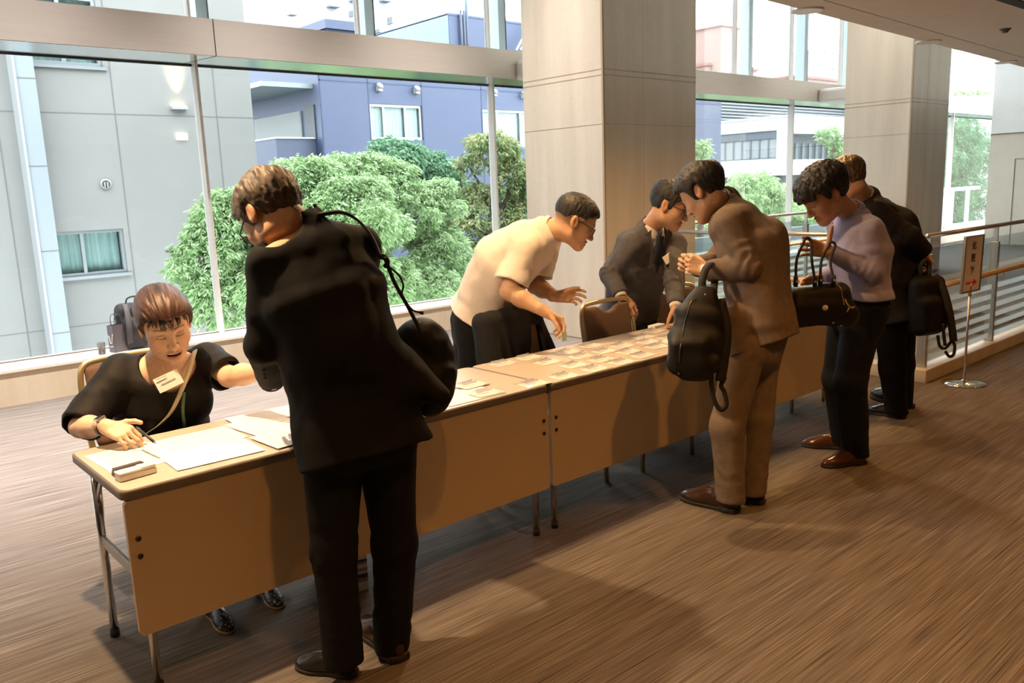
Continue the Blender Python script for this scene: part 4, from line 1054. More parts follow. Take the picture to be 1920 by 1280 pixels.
b.prism([(x, -.0045, zz+z) for x, z in ((-.085, -.008), (.03, -.008), (.03, -.026), (.088, 0), (.03, .026), (.03, .008), (-.085, .008))], (0, -.0012, 0)); b.build('arrow', mat('arrow red', (.72, .03, .03), .5), fr, (0, 0, 0))
# ================================================================== people: one body surface each, clothes and hair as its children
def basis(az, pitch=0., roll=0.):
    """rows right, forward, up; az from +Y towards +X, pitch>0 looks up"""
    f = V3(math.sin(az)*math.cos(pitch), math.cos(az)*math.cos(pitch), math.sin(pitch)); r = nrm(np.cross(f, V3(0, 0, 1))); u = np.cross(r, f)
    c, s = math.cos(roll), math.sin(roll); return np.array([r*c+u*s, f, u*c-r*s])
D2R = PI/180
def skin_mat():
    m = mat('skin', (.6, .4, .3), .5); t = NT(m)
    a = t.add('ShaderNodeAttribute', attribute_name='Col'); n = t.noise(t.coord(), 90, 3); n2 = t.noise(t.coord(), 700, 2)
    r = t.ramp(n, 'Fac', [(.3, (.90, .88, .87)), (.7, (1.06, 1.05, 1.04))])
    mx = t.add('ShaderNodeMix', data_type='RGBA', blend_type='MULTIPLY'); mx.inputs[0].default_value = 1
    t.t.links.new(a.outputs['Color'], mx.inputs[6]); t.t.links.new(r.outputs[0], mx.inputs[7]); t.t.links.new(mx.outputs[2], t.b.inputs['Base Color'])
    t.bump(n2, 'Fac', .12, .002)
    t.b.inputs['Subsurface Weight'].default_value = .12; t.b.inputs['Subsurface Radius'].default_value = (.012, .005, .003); t.b.inputs['Subsurface Scale'].default_value = .4
    return m
M_SKIN = skin_mat()
def hair_mat(name, c0, c1, rough=.38, sc=1.):
    m = mat(name, c0, rough); t = NT(m)
    at = t.add('ShaderNodeAttribute', attribute_name='Col'); sp = t.add('ShaderNodeSeparateColor'); t.link(at, 'Color', sp, 'Color')
    n3 = t.noise(t.coord((1, 1, 1)), 260*sc, 3, .6)
    mx = t.add('ShaderNodeMath', operation='MULTIPLY_ADD'); mx.inputs[1].default_value = .5; t.link(n3, 'Fac', mx, 0); t.link(sp, 'Red', mx, 2)
    r = t.ramp(mx, 'Value', [(.40, c0), (1.05, c1)]); t.link(r, 'Color', t.b, 'Base Color'); t.bump(mx, 'Value', .6, .004); return m
def strands(q, mode):
    x, y, z = q[:, 0], q[:, 1], q[:, 2]
    if mode == 'pulled': a = np.arctan2(x, z+.02); return np.stack([a*15, y*14, z*6], 1)
    a = np.arctan2(x, y+.035); r = np.hypot(x, y+.035); return np.stack([np.cos(a)*r/np.maximum(r, .02)*9+r*8, np.sin(a)*r/np.maximum(r, .02)*9, r*34+z*30], 1) if mode == 'crop' else np.stack([x*110, y*42, z*34], 1)
def loc(f, c, R, s=1.): return lambda p: f(((p-c)@R.T)/s)*s
class Head:
    def __init__(s, c, R, nb, sc=1., female=False, mouth=0., fat=1., nr=.056, fade=False):
        s.c, s.R, s.s = V3(*c), R, sc; L = Sdf(); M = (-1, 1); s.mouth = mouth; s.female = female; s.fade = fade
        s.cran = Sdf().u(ell((0, -.015, .04), (.077*fat, .098, .086))).u(ell((0, .028, .036), (.069*fat, .063, .07)), .03)
        L.u(s.cran, 0); L.u(ell((0, .033, -.028), (.064*fat, .060, .074)), .03)
        jw = .045 if not female else .038
        for m in M:
            L.u(rc((m*jw*fat, .008, -.062), (m*.012, .070, -.088), .027, .021), .03)
            L.u(ell((m*.041*fat, .060, -.024), (.023, .021, .022)), .028)
        L.u(ell((0, .078, -.093), (.020, .016, .015)), .02)
        for m in M:
            L.u(rc((m*.046, .074, .029), (m*.012, .090, .025), .009, .010), .016)
            L.sub(ell((m*.031, .100, .009), (.019, .013, .011)), .012)
            L.u(ell((m*.031, .0775, .007), (.0165, .0135, .0115)), .004)
        L.u(rc((0, .092, .016), (0, .110, -.026), .0075, .011), .014); L.u(ell((0, .112, -.031), (.0115, .0115, .0095)), .008)
        for m in M: L.u(ell((m*.0125, .102, -.034), (.008, .010, .0075)), .007)
        if mouth:
            for m in M:
                L.u(rc((m*.031, .078, -.051), (0, .0955, -.0535), .0048, .0055), .008); L.u(rc((m*.030, .078, -.056), (0, .092, -.084), .0050, .0070), .008)
            L.sub(ell((0, .094, -.0665), (.0275, .024, .0108)), .003)
            L.u(ell((0, .0835, -.0640), (.0235, .0122, .0066)), .001)
        else:
            for m in M:
                L.u(rc((m*.021, .085, -.060), (0, .0965, -.057), .0055, .0068), .008); L.u(rc((m*.018, .085, -.068), (0, .0945, -.070), .0055, .0075), .007)
            L.sub(ell((0, .102, -.0635), (.022, .012, .0014)), .003)
        a = .22; Re = np.array([[1, 0, 0], [0, math.cos(a), math.sin(a)], [0, -math.sin(a), math.cos(a)]])
        for m in M:
            L.u(ell((m*.080*fat, -.010, .0), (.0085, .019, .033), Re), .007); L.sub(ell((m*.0895*fat, -.004, .004), (.006, .0105, .018), Re), .006)
            L.u(ell((m*.081*fat, -.016, .004), (.006, .006, .018), Re), .004)
        s.L = L; s.f = Sdf().u(loc(L, s.c, R, sc), 0).u(rc(s.W(0, -.022, -.05), nb, nr*sc, nr*1.10), .03)
    def W(s, x, y, z): return s.c+(V3(x, y, z)*s.s)@s.R
    def q(s, p): return ((p-s.c)@s.R.T)/s.s
    def color(s, P, base):
        q = s.q(P); x, y, z = np.abs(q[:, 0]), q[:, 1], q[:, 2]; C = np.tile(V3(*base), (len(P), 1))
        def put(mask, col, w=1.): C[mask] = C[mask]*(1-w)+V3(*col)*w
        near = (np.abs(q) < .14).all(1)
        lip = (((x/.029)**2+((z+.0635)/.0135)**2) < 1) & (y > .078) if not s.mouth else (((x/.0325)**2+((z+.067)/.0215)**2) < 1) & (y > .070)
        put(near & lip, (base[0]*.80, base[1]*.48, base[2]*.46), .6 if s.mouth else .8)
        if s.mouth:
            put(near & (((x/.0235)**2+((z+.0675)/.0135)**2) < 1) & (y > .05) & (y < .0895), (.16, .03, .03), 1.)
            put(near & (x < .0225) & (np.abs(z+.0640) < .0060) & (y > .066) & (y < .0965) & (((x/.0245)**2+((z+.0665)/.0105)**2) < 1), (.82, .78, .70), 1.)
        put(near & (x > .013) & (x < .050) & (np.abs(z-(.034+.05*(x-.013)-(5. if s.female else 2.2)*(x-.03)**2)) < (.0028 if s.female else .0040)) & (y > .05), (.10, .055, .035) if s.female else (.06, .042, .034), .7 if s.female else .85)
        put(near & (x > .016) & (x < .047) & (np.abs(z-(-.0005+9*(x-.031)**2)) < .0022) & (y > .05), (.05, .03, .028), .9)
        put(near & (x > .018) & (x < .045) & (z > .010) & (z < .014) & (y > .05), tuple(np.array(base)*.72), .7)
        put(near & (y > .055) & (np.abs(z+.028) < .02) & (x > .028) & (x < .058), (base[0]*1.03, base[1]*.84, base[2]*.80), .6)
        put(near & (x > .074), (base[0]*1.0, base[1]*.82, base[2]*.76), .6)
        put(near & (np.abs(q[:, 0]) < .010) & (x > .003) & (np.abs(z+.041) < .003) & (y > .09), (.12, .05, .04), .7)
        if s.fade: w = np.clip((z+.055)/.07, 0, 1)*np.clip((.06-y)/.04, 0, 1)*np.clip((x+.0-.02)/.03+(y < -.03), 0, 1)*near*(x < .0765); C = C*(1-.62*w[:, None])+V3(.03, .026, .026)*.62*w[:, None]
        return np.clip(C, 0, 1)
    def hair(s, line, thick, seed=0, strand=.003, extra=None, k=.010, flow=(95, 95, 30)):
        """line(x, y): lower limit of the hair in head space; thick(x, y, z)"""
        L = s.cran
        def f(p):
            q = s.q(p); x, y, z = q[:, 0], q[:, 1], q[:, 2]
            g_ = strands(q, flow) if isinstance(flow, str) else q*V3(*flow); n = vnoise(g_, seed)+.6*vnoise(g_*2.1, seed+1)
            d = L(q)-thick(x, y, z)+strand*n
            if extra is not None: d = smin(d, extra(q)+strand*n, .012)
            g = (line(np.abs(x), y)-z)*.8+.006*vnoise(q*V3(120, 120, 20), seed+2)
            return smax(d, g, k)*s.s
        return f
    def hair_obj(s, f, m, parent, h=.004, pad=.15, mode='comb'):
        def cf(P): g = strands(s.q(P), mode); return np.clip(.5+.35*vnoise(g, 5)+.3*vnoise(g*2.3, 6), 0, 1)[:, None]*np.ones(3)
        return sdf_obj('hair', f, s.c-pad*s.s, s.c+pad*s.s, h, m, parent, 1, cf)
    def glasses(s, parent, col=(.03, .03, .035), half=False, metal=.2):
        gm = mat('spectacle frame %d' % int(col[0]*1000), col, .3, metal); b = MB()
        for m in (-1, 1):
            b.tube(bez([s.W(m*.0795, -.018, -.010), s.W(m*.081, -.012, .012), s.W(m*.079, .02, .016), s.W(m*.070, .088, .012)], 6), .0021, 8)
            ring = [s.W(m*(.033+.0235*math.cos(a)), .1045-.006*math.cos(a)*1, .004+.0165*math.sin(a)) for a in np.linspace(0, 2*PI, 25)]
            if half: ring = [s.W(m*(.033+.0235*math.cos(a)), .1045-.006*math.cos(a), .004+.0165*math.sin(a)) for a in np.linspace(-.2, PI+.2, 16)]
            b.tube(ring, .0016, 6)
            b.tube([s.W(m*.0565, .0985, .008), s.W(m*.070, .088, .012)], .0022, 6)
        b.tube(bez([s.W(-.010, .1085, .006), s.W(0, .112, .009), s.W(.010, .1085, .006)], 4), .0017, 6)
        o = b.build('eyeglasses', gm, parent); v = []; fcs = []
        b = MB()
        for m in (-1, 1):
            P = [s.W(m*(.033+.022*math.cos(a)), .1045-.006*math.cos(a), .004+.0152*math.sin(a)) for a in np.linspace(0, 2*PI, 20, endpoint=False)]
            b.prism(P, tuple(s.R[1]*.0012))
        b.build('lens', thin_glass('spectacle lens', (.97, .98, .98), .10) if 'spectacle lens' not in bpy.data.materials else bpy.data.materials['spectacle lens'], o)
        return o
def hand(S, w, d, t, n, curl=(.4, .5, .4), curls=None, thumb=(.6, .7, .25), tc=.35, spread=.06, s=1., pts=None):
    """adds palm, four fingers and a thumb to S. w wrist, d towards knuckles, t thumb side, n the way the palm faces"""
    w = V3(*w); d = nrm(d); t = nrm(V3(*t)-d*(V3(*t)@d)); n = nrm(V3(*n)-d*(V3(*n)@d)-t*(V3(*n)@t))
    kd = (.088, .093, .087, .079); kt = (.032, .011, -.011, -.031); wt = (.019, .006, -.006, -.018)
    LN = ((.042, .026, .021), (.046, .030, .022), (.042, .028, .021), (.033, .020, .018)); RR = (.0092, .0094, .0090, .0080)
    K = []
    S.u(rc(w-d*.03, w+d*.015, .026*s, .024*s), .015)
    for i in range(4):
        k_ = w+d*kd[i]*s+t*kt[i]*s-n*(.003 if i in (0, 3) else 0); K.append(k_)
        S.u(rc(w+d*.012*s+t*wt[i]*s, k_, .0135*s, .0108*s), .012)
    S.u(rc(w+d*.03*s-t*.016*s+n*.006, w+d*.06*s-t*.022*s+n*.006, .012*s, .010*s), .015)
    tips = []
    for i in range(4):
        cs = curls[i] if curls else curl
        p = K[i]; dr = nrm(d+t*spread*(1.3-i)*.9); a = 0
        for j in range(3):
            a += cs[j]; v = nrm(dr*math.cos(a)+n*math.sin(a)); e = p+v*LN[i][j]*s
            S.u(rc(p, e, RR[i]*s*(1, .93, .86)[j], RR[i]*s*(.93, .86, .74)[j]), .004 if j else .006); p = e
            if pts is not None: pts.append(e)
        tips.append(p)
    b = w+d*.022*s+t*.022*s+n*.006*s; v = nrm(d*thumb[0]+t*thumb[1]+n*thumb[2]); p = b
    for j, (l, r0, r1) in enumerate(((.043, .0145, .0118), (.034, .0112, .0102), (.027, .0102, .0082))):
        e = p+v*l*s; S.u(rc(p, e, r0*s, r1*s), .012 if j == 0 else .004); p = e; v = nrm(v+d*tc*.55-t*tc*.35+n*tc*.3)
        if pts is not None: pts.append(e)
    tips.append(p); return tips
def arm(S, sh, el, wr, k=1.):
    S.u(rc(sh, el, .050*k, .042*k), .01); S.u(rc(el, el+(wr-el)*.35, .042*k, .043*k), .02); S.u(rc(el+(wr-el)*.35, wr, .043*k, .027*k), .02)
class Person:
    def __init__(s, J, label, skin=(.62, .40, .275), base=None):
        s.J = {k: atd(*v) if len(v) == 3 else V3(*v[:3]) for k, v in J.items()}
        an = [s.J[k] for k in ('anL', 'anR') if k in s.J]
        b = np.mean(an, 0) if base is None else V3(*base)
        s.root = empty('person', (b[0], b[1], 0), label=label, cat='person'); s.skin = skin; s.pieces = []
    def piece(s, f, lo, hi, h, colf=None, rel=1):
        P, Q = sdf_mesh(f, lo, hi, h); P = relax(P, Q, rel) if rel else P
        s.pieces.append((P, Q, colf(P) if colf else np.tile(V3(*s.skin), (len(P), 1))))
    def body(s):
        Ps, Qs, Cs, n = [], [], [], 0
        for P, Q, C in s.pieces: Ps.append(P); Qs.append(Q+n); Cs.append(C); n += len(P)
        me = np_mesh('body', np.concatenate(Ps), np.concatenate(Qs)); add_col(me, np.concatenate(Cs)); return link_mesh('body', me, M_SKIN, s.root)
    def head(s, R, h=.0032, nk=None, **k):
        nb = s.J['nk'] if nk is None else nk
        H = Head(s.J['hd'], R, nb, **k); s.H = H
        allp = [H.c, nb]; lo, hi = bounds(allp, .15); s.piece(H.f, lo, hi, h, lambda P: H.color(P, s.skin)); return H
    def core(s, w=.9, legs=True):
        J = s.J; lp = nrm(J['hipR']-J['hipL']) if 'hipR' in J else nrm(J['shR']-J['shL']); ls = nrm(J['shR']-J['shL'])
        S = Sdf().u(loft([(J['pel'], .155*w, .105*w, lp), ((J['pel']+J['ch'])/2, .13*w, .095*w, ls), (J['ch'], .15*w, .105*w, ls), (J['nk']*.65+J['ch']*.35, .13*w, .075*w, ls)], 2.2), 0)
        S.u(rc(J['nk'], J['ch'], .05, .06), .03)
        for a in 'LR':
            S.u(rc(J['nk']*.7+J['ch']*.3, J['sh'+a], .05, .05), .03)
            if legs: S.u(rc(J['hip'+a], J['kn'+a], .075, .05), .03); S.u(rc(J['kn'+a], J['an'+a], .05, .034), .02)
        pts = [v for k, v in J.items() if k[:2] in ('pe', 'ch', 'nk', 'sh')+(('hi', 'kn', 'an') if legs else ())]
        lo, hi = bounds(pts, .17); s.piece(S, lo, hi, .014)
    def armpiece(s, side, hand_kw=None, h=.0032, k=1., from_el=False):
        J = s.J; S = Sdf(); pts = [J['el'+side], J['wr'+side]]
        if from_el: S.u(rc(J['el'+side], J['wr'+side], .036, .027), 0)
        else: arm(S, J['sh'+side], J['el'+side], J['wr'+side], k); pts.append(J['sh'+side])
        hp = []; tips = []
        if hand_kw is not None: tips = hand(S, J['wr'+side], pts=hp, **hand_kw)
        lo, hi = bounds(pts+hp, .065); s.piece(S, lo, hi, h); return tips
def fold_fn(amp, sc, seed):
    def f(p):
        w = p+.03*np.stack([vnoise(p*7, seed+9), vnoise(p*7, seed+10), vnoise(p*7, seed+11)], 1)
        return amp*(.9-2.2*np.abs(vnoise(w*V3(*sc)*.8, seed)))*.8+amp*.45*vnoise(p*V3(*sc)*2.1, seed+5)
    return f
def ring_folds(c, ax, amp, wl, reach):
    c = V3(*c); ax = nrm(ax)
    def f(p):
        q = p-c; s = q@ax; r2 = (q*q).sum(1); u = vnoise(p*9, 3); return amp*.8*np.sin(s*2*PI/wl*.62+4.5*u+2.2*vnoise(p*21, 8))*np.clip(.55+.9*vnoise(p*7+3.3, 6), 0, 1.3)*np.exp(-r2/(reach*reach))
    return f
def torso_nodes(J, w, d, hem, hemw=1.05, hemd=1.1, lp=None):
    lp = (nrm(J['hipR']-J['hipL']) if 'hipR' in J else nrm(J['shR']-J['shL'])) if lp is None else lp; ls = nrm(J['shR']-J['shL'])
    lm = nrm(lp+ls); mid = J['pel']*.55+J['ch']*.45; up = J['ch']*.42+J['nk']*.58
    return [(hem, .195*w*hemw, .135*d*hemd, lp), (J['pel'], .190*w, .132*d, lp), (mid, .176*w, .125*d, lm), (J['ch'], .195*w, .138*d, ls), (up, .178*w, .110*d, ls), (J['nk']*.93+J['ch']*.07, .085*w, .075*d, ls)]
def upper_garment(s, name, m, w=1., d=1., hem=None, hemw=1.05, hemd=1.1, sleeves=('L', 'R'), r=(.070, .058, .045), cut=0., short=None, h=.0065, sub=None, fold=.0045, extra=None, seed=1, shoulder=.062, neckcut=.0, hemn=None, elf=.0035, post=None, lapel_collar=None, ka=.016):
    J = s.J; S = Sdf().u(loft(torso_nodes(J, w, d, hem, hemw, hemd), 2.4, .02), 0)
    for a in 'LR': S.u(rc(J['nk']*.80+J['ch']*.20, J['sh'+a]+(J['nk']-J['ch'])*.02, .062, shoulder), .045)
    for a in sleeves:
        sh, el, wr = J['sh'+a], J['el'+a], J['wr'+a]; A = Sdf()
        if short is None:
            A.u(rc(sh, el, r[0], r[1]), 0); A.u(rc(el, wr+(wr-el)*.2, r[1], r[2]), .02); A.disp(ring_folds(el, wr-el, elf, .030, .10)); A.disp(ring_folds(sh*.4+el*.6, el-sh, elf*.8, .042, .10))
            A.cut(plane(wr+nrm(wr-el)*cut, wr-el), .004)
        else:
            e = sh+(el-sh)*short[0]; A.u(rc(sh, e+(e-sh)*.2, short[1], short[2]), 0); A.cut(plane(e, el-sh), .004)
            A.disp(ring_folds(sh*.5+e*.5, el-sh, .003, .06, .12)); A.sub(rc(e+(el-sh)*.04, e+(el-sh)*.6, short[2]-.022, short[2]-.012), .006)
        S.u(A, ka)
    if lapel_collar is not None:      # rolled collar round the back of the neck: (shift along the neck, radius, roll)
        h0, R_, rr = lapel_collar; ax = nrm(s.H.W(0, -.022, -.06)-J['nk']); ls = nrm(J['shR']-J['shL']); fw = nrm(np.cross(ax, ls)); ls = nrm(np.cross(fw, ax)); c = J['nk']+ax*h0
        pr = [c+ls*math.cos(a)*R_+fw*math.sin(a)*R_-ax*(.05*max(0, math.sin(a))) for a in np.linspace(-PI*1.22, PI*.22, 15)]
        for a0, a1 in zip(pr, pr[1:]): S.u(rc(a0, a1, rr, rr), .012); S.u(rc(a0-ax*.028-(c-a0)*.10, a1-ax*.028-(c-a1)*.10, rr, rr), .018)
        S.sub(rc(c-ax*.02, c+ax*.14, R_-rr*.4, R_-rr*.4), .004)
    if extra: extra(S)
    hn = hemn if hemn is not None else hem-J['pel']; S.cut(plane(hem, hn), .005)
    if neckcut: S.cut(plane(J['nk']+nrm(J['nk']-J['ch'])*neckcut, J['nk']-J['ch']), .006)
    S.disp(fold_fn(fold, (10, 10, 8), seed))
    if sub: S.sub(sub, .004)
    if post: post(S)
    pts = [J['nk'], J['ch'], hem]+[J['sh'+a] for a in 'LR']
    for a in sleeves: pts += [J['el'+a]]+([J['wr'+a]] if short is None else [])
    s.S = S; lo, hi = bounds(pts, .23); return sdf_obj(name, S, lo, hi, h, m, s.root, 1)
def surf(S, u, v, d0=2., d1=6.5, off=0.):
    """first point of the garment met along the view ray"""
    r = ray(u, v); d = np.linspace(d0, d1, 2000); f = S(CAM+d[:, None]*r); i = np.argmax(f < 0) if (f < 0).any() else int(np.argmin(f)); return CAM+r*(d[i]-off)
def trousers(s, m, w=1., r=(.098, .072, .060), h=.0075, seed=4, waist=None, drop=.035, brk=.006, name='trousers'):
    J = s.J; lp = nrm(J['hipR']-J['hipL']); S = Sdf(); wt = J['pel']+(J['ch']-J['pel'])*.22 if waist is None else waist
    hc = (J['hipL']+J['hipR'])/2
    S.u(loft([(wt, .158*w, .115*w, lp), (J['pel'], .178*w, .128*w, lp), (hc-V3(0, 0, .03), .170*w, .125*w, lp)], 2.4), 0)
    for a in 'LR':
        hp, kn, an = J['hip'+a], J['kn'+a], J['an'+a]; A = Sdf()
        A.u(rc(hp, kn, r[0]*w, r[1]*w), 0); A.u(rc(kn, an-V3(0, 0, .06), r[1]*w, r[2]*w), .03)
        A.disp(ring_folds(kn, an-kn, .004, .05, .12)); A.disp(ring_folds(an+V3(0, 0, .06), V3(.25, .1, 1), brk, .045, .09)); A.disp(ring_folds(hp, kn-hp+V3(.1, .1, 0), .003, .06, .12))
        A.cut(plane(V3(0, 0, max(.028, an[2]-drop)), (0, 0, -1)), .004); S.u(A, .03)
    S.disp(fold_fn(.0035, (11, 11, 4), seed)); S.cut(plane(wt, wt-J['pel']), .004)
    lo, hi = bounds([wt, J['pel']]+[J[k+a] for k in ('hip', 'kn', 'an') for a in 'LR'], .20); lo[2] = max(lo[2], .0)
    return sdf_obj(name, S, lo, hi, h, m, s.root, 1)
def shoe(s, heel, toe, m, msole, w=1., h=.005, ankle=None, point=1.):
    hl, te = V3(*heel), V3(*toe); hl[2] = te[2] = 0; f = nrm(te-hl); L = np.linalg.norm(te-hl); R = np.array([[f[1], -f[0], 0], f, [0, 0, 1]]); k = L/.29
    def wp(x, y, z): return hl+R[0]*x*k*w+R[1]*y*k+V3(0, 0, z*k)
    S = Sdf().u(ell(wp(0, .045, .045), (.036*k*w, .047*k, .055*k), R), 0).u(ell(wp(0, .13, .045), (.037*k*w, .085*k, .048*k), R), .03).u(ell(wp(.0, .205, .032), (.046*k*w, .062*k, .031*k), R), .03)
    S.u(ell(wp(0, .245, .024), (.034*k*w/point**.5, .045*k, .022*k), R), .02)
    S.u(rc(wp(0, .06, .07), wp(0, .065, .12), .040*k, .040*k), .03)
    S.cut(plane(V3(0, 0, .014*k), (0, 0, -1)), .003)
    lo, hi = bounds([wp(0, 0, 0), wp(0, .29, .1)], .07); lo[2] = 0
    o = sdf_obj('shoe', S, lo, hi, h, m, s.root, 1)
    T = Sdf().u(lambda p: np.maximum(Sdf().u(ell(wp(0, .05, .02), (.038*k*w, .052*k, .2), R), 0).u(ell(wp(0, .135, .02), (.036*k*w, .09*k, .2), R), .02).u(ell(wp(0, .215, .02), (.048*k*w/point**.3, .077*k, .2), R), .03)(p), np.abs(p[:, 2]-.0095*k)-.0088*k), 0)
    T.u(rbox(wp(0, .042, .014), (.034*k*w, .040*k, .0135*k), R, .006), .004)
    lo[2] = -.004; sdf_obj('sole', T, lo, hi, h, msole, o, 1)
    b = MB()
    for j in range(3):
        a = wp(-.014, .145+.018*j, .094-.012*j); c = wp(.014, .145+.018*j, .094-.012*j); b.tube([a, (a+c)/2+V3(0, 0, .004), c], .0022, 6)
    b.build('laces', M_BLACKP, o); return o
def cuff(s, side, m, out=.018, r=.036, name='shirt_cuff'):
    el, wr = s.J['el'+side], s.J['wr'+side]; d = nrm(wr-el); b = MB(); a0 = wr-d*.03; a1 = wr+d*out
    b.tube([a0, wr, a1, a1-d*.004], [r, r, r-.001, r-.006], 20); return b.build(name, m, s.root)
def collar(s, m, name='shirt_collar', r=.066, up=.035, th=.004, tilt=0., h0=-.02, open_=0.):
    """stand collar round the neck"""
    J = s.J; ax = nrm(s.H.W(0, -.022, -.06)-J['nk']) if hasattr(s, 'H') else nrm(J['nk']-J['ch']); ls = nrm(J['shR']-J['shL']); fw = nrm(np.cross(ax, ls))
    ls = nrm(np.cross(fw, ax)); n = 32; rings = []; c = J['nk']+ax*h0
    fwd = nrm(np.cross(V3(0, 0, 1), ls)) if False else fw
    b = MB()
    for rr, z in ((r+.006, 0), (r, up), (r-th, up), (r-th, .0)):
        ring = []
        for k in range(n):
            a = 2*PI*k/n; zz = z - (tilt*max(0, math.cos(a-PI/2)))*(1 if z > 0 else .5)
            ring.append(b.bm.verts.new(Vector(c+ls*math.cos(a)*rr+fw*math.sin(a)*rr*1.02+ax*zz)))
        rings.append(ring)
    for i in range(4):
        a, d = rings[i], rings[(i+1) % 4]
        for k in range(n): b.bm.faces.new((a[k], a[(k+1) % n], d[(k+1) % n], d[k])).smooth = True
    return b.build(name, m, s.root)
def hairline(pts):
    ys = [p[0] for p in pts]; zs = [p[1] for p in pts]
    def f(x, y): return np.interp(y, ys, zs)
    return f
def male_line(fh=.072, burn=-.012, nape=-.062, mid=-.030):
    base = hairline([(-.13, nape), (-.050, nape), (-.036, mid), (-.027, .030), (.004, .030), (.010, burn), (.026, burn+.004), (.036, .028), (.050, .048), (.075, fh), (.13, fh+.004)])
    return base
# materials of the clothes
C_BLACK = cloth('black suit wool', (.0050, .0048, .0048), .2, .8)
C_BLACKT = cloth('black trouser wool', (.0055, .0055, .0056), .2, .8)
C_GREY = cloth('grey suit wool', (.10, .096, .105), .15, .85)
C_TAN = cloth('taupe suit wool', (.17, .130, .105), .12, .88)
C_TANT = cloth('taupe trouser wool', (.19, .145, .112), .12, .88)
C_WHITE = cloth('white jersey', (.74, .67, .62), .04, .9)
C_LAV = cloth('lavender shirt', (.31, .30, .47), .05, .85)
C_SHIRT = cloth('white shirt', (.78, .77, .76), .03, .8)
C_DARK = cloth('charcoal suit wool', (.014, .0115, .011), .2, .8)
C_BLOUSE = cloth('black blouse', (.012, .0105, .0095), .2, .6)
L_BLACK = mat('black leather', (.014, .013, .013), .22); L_BROWN = mat('brown leather', (.085, .030, .012), .2); L_DBROWN = mat('dark brown leather', (.040, .018, .010), .24)
L_SOLE = mat('shoe sole', (.018, .014, .012), .6)
H_BLACK = hair_mat('black hair', (.006, .006, .007), (.022, .020, .021), .55)
H_BROWN = hair_mat('chestnut hair', (.020, .008, .005), (.075, .030, .017), .40)
H_SALT = hair_mat('brown cropped hair', (.022, .014, .009), (.115, .078, .045), .5, 1.3)
H_LBROWN = hair_mat('light brown hair', (.035, .020, .010), (.16, .10, .05), .38)
def flat_line(fh=.07, nape=-.06, back=-.02):
    return hairline([(-.13, nape), (-.05, nape), (-.03, back), (.0, .02), (.03, .03), (.05, .05), (.075, fh), (.13, fh)])

# ------------------------------------------------------------------ the man in the black suit, back to the camera
def person_black():
    p = Person(dict(pel=(672, 785, 2.66), ch=(606, 560, 2.60), nk=(550, 420, 2.61), hd=(513, 405, 2.60), shL=(514, 492, 2.51), shR=(676, 464, 2.72), elL=(497, 645, 2.55), wrL=(508, 712, 2.80), elR=(668, 610, 3.02), wrR=(600, 640, 3.16),
                    hipL=(624, 815, 2.62), hipR=(722, 808, 2.72), knL=(626, 1030, 2.66), knR=(740, 1020, 2.80), anL=(642, 1210, 2.68), anR=(733, 1185, 2.84)),
               'person in a black suit seen from behind, leaning over the near table', (.60, .36, .22))
    J = p.J; R = basis(-14*D2R, -46*D2R, -.10); H = p.head(R, sc=1.06, nr=.050); p.core(1.)
    hnL = V3(.2, .95, -.15)
    p.armpiece('L', dict(d=(.25, .95, .12), t=(.8, -.2, .5), n=(.3, .1, -.9), curl=(.2, .3, .2)), from_el=True)
    p.armpiece('R', dict(d=(-.5, .8, -.4), t=(-.8, -.4, .3), n=(-.2, -.3, -.9), curl=(.5, .6, .4)), from_el=True)
    p.body()
    H.hair_obj(H.hair(male_line(.072, -.03, -.108, -.080), lambda x, y, z: .011+.010*np.clip((z-.02)/.08, 0, 1), 3, .0032), H_SALT, p.root, mode='crop')
    H.glasses(p.root, (.02, .02, .022))
    hem = atd(692, 850, 2.66)
    def extra(S):
        S.u(rc(atd(650, 640, 2.58), atd(725, 705, 2.66), .125, .085), .08)
        S.u(rc(atd(760, 700, 2.68), atd(826, 742, 2.62), .060, .030), .07); S.u(rc(atd(600, 800, 2.60), atd(592, 880, 2.56), .075, .030), .05)
    upper_garment(p, 'suit_jacket', C_BLACK, 1.07, 1.10, hem, 1.05, 1.06, r=(.072, .060, .047), cut=.01, extra=extra, seed=11, fold=.006, hemn=(atd(700, 930, 2.66)-atd(672, 800, 2.66)), lapel_collar=(.010, .070, .011))
    collar(p, C_SHIRT, r=.064, up=.026, h0=.018)
    trousers(p, C_BLACKT, 1.06, (.098, .068, .060), seed=12, drop=.06, brk=.008)
    shoe(p, atz(668, 1268, 0), atz(556, 1248, 0), L_BLACK, L_SOLE, 1.05); shoe(p, atz(752, 1243, 0), atz(682, 1170, 0), L_DBROWN, L_SOLE, 1.05)
    b = MB()
    for k, (u, v) in enumerate(((494, 694), (496, 701), (498, 708))):
        c = surf(p.S, u, v); b.tube([c, c-FW*.004], .0055, 12)
    b.build('cuff_buttons', M_BLACKP, p.root)
    return p
PB = person_black()

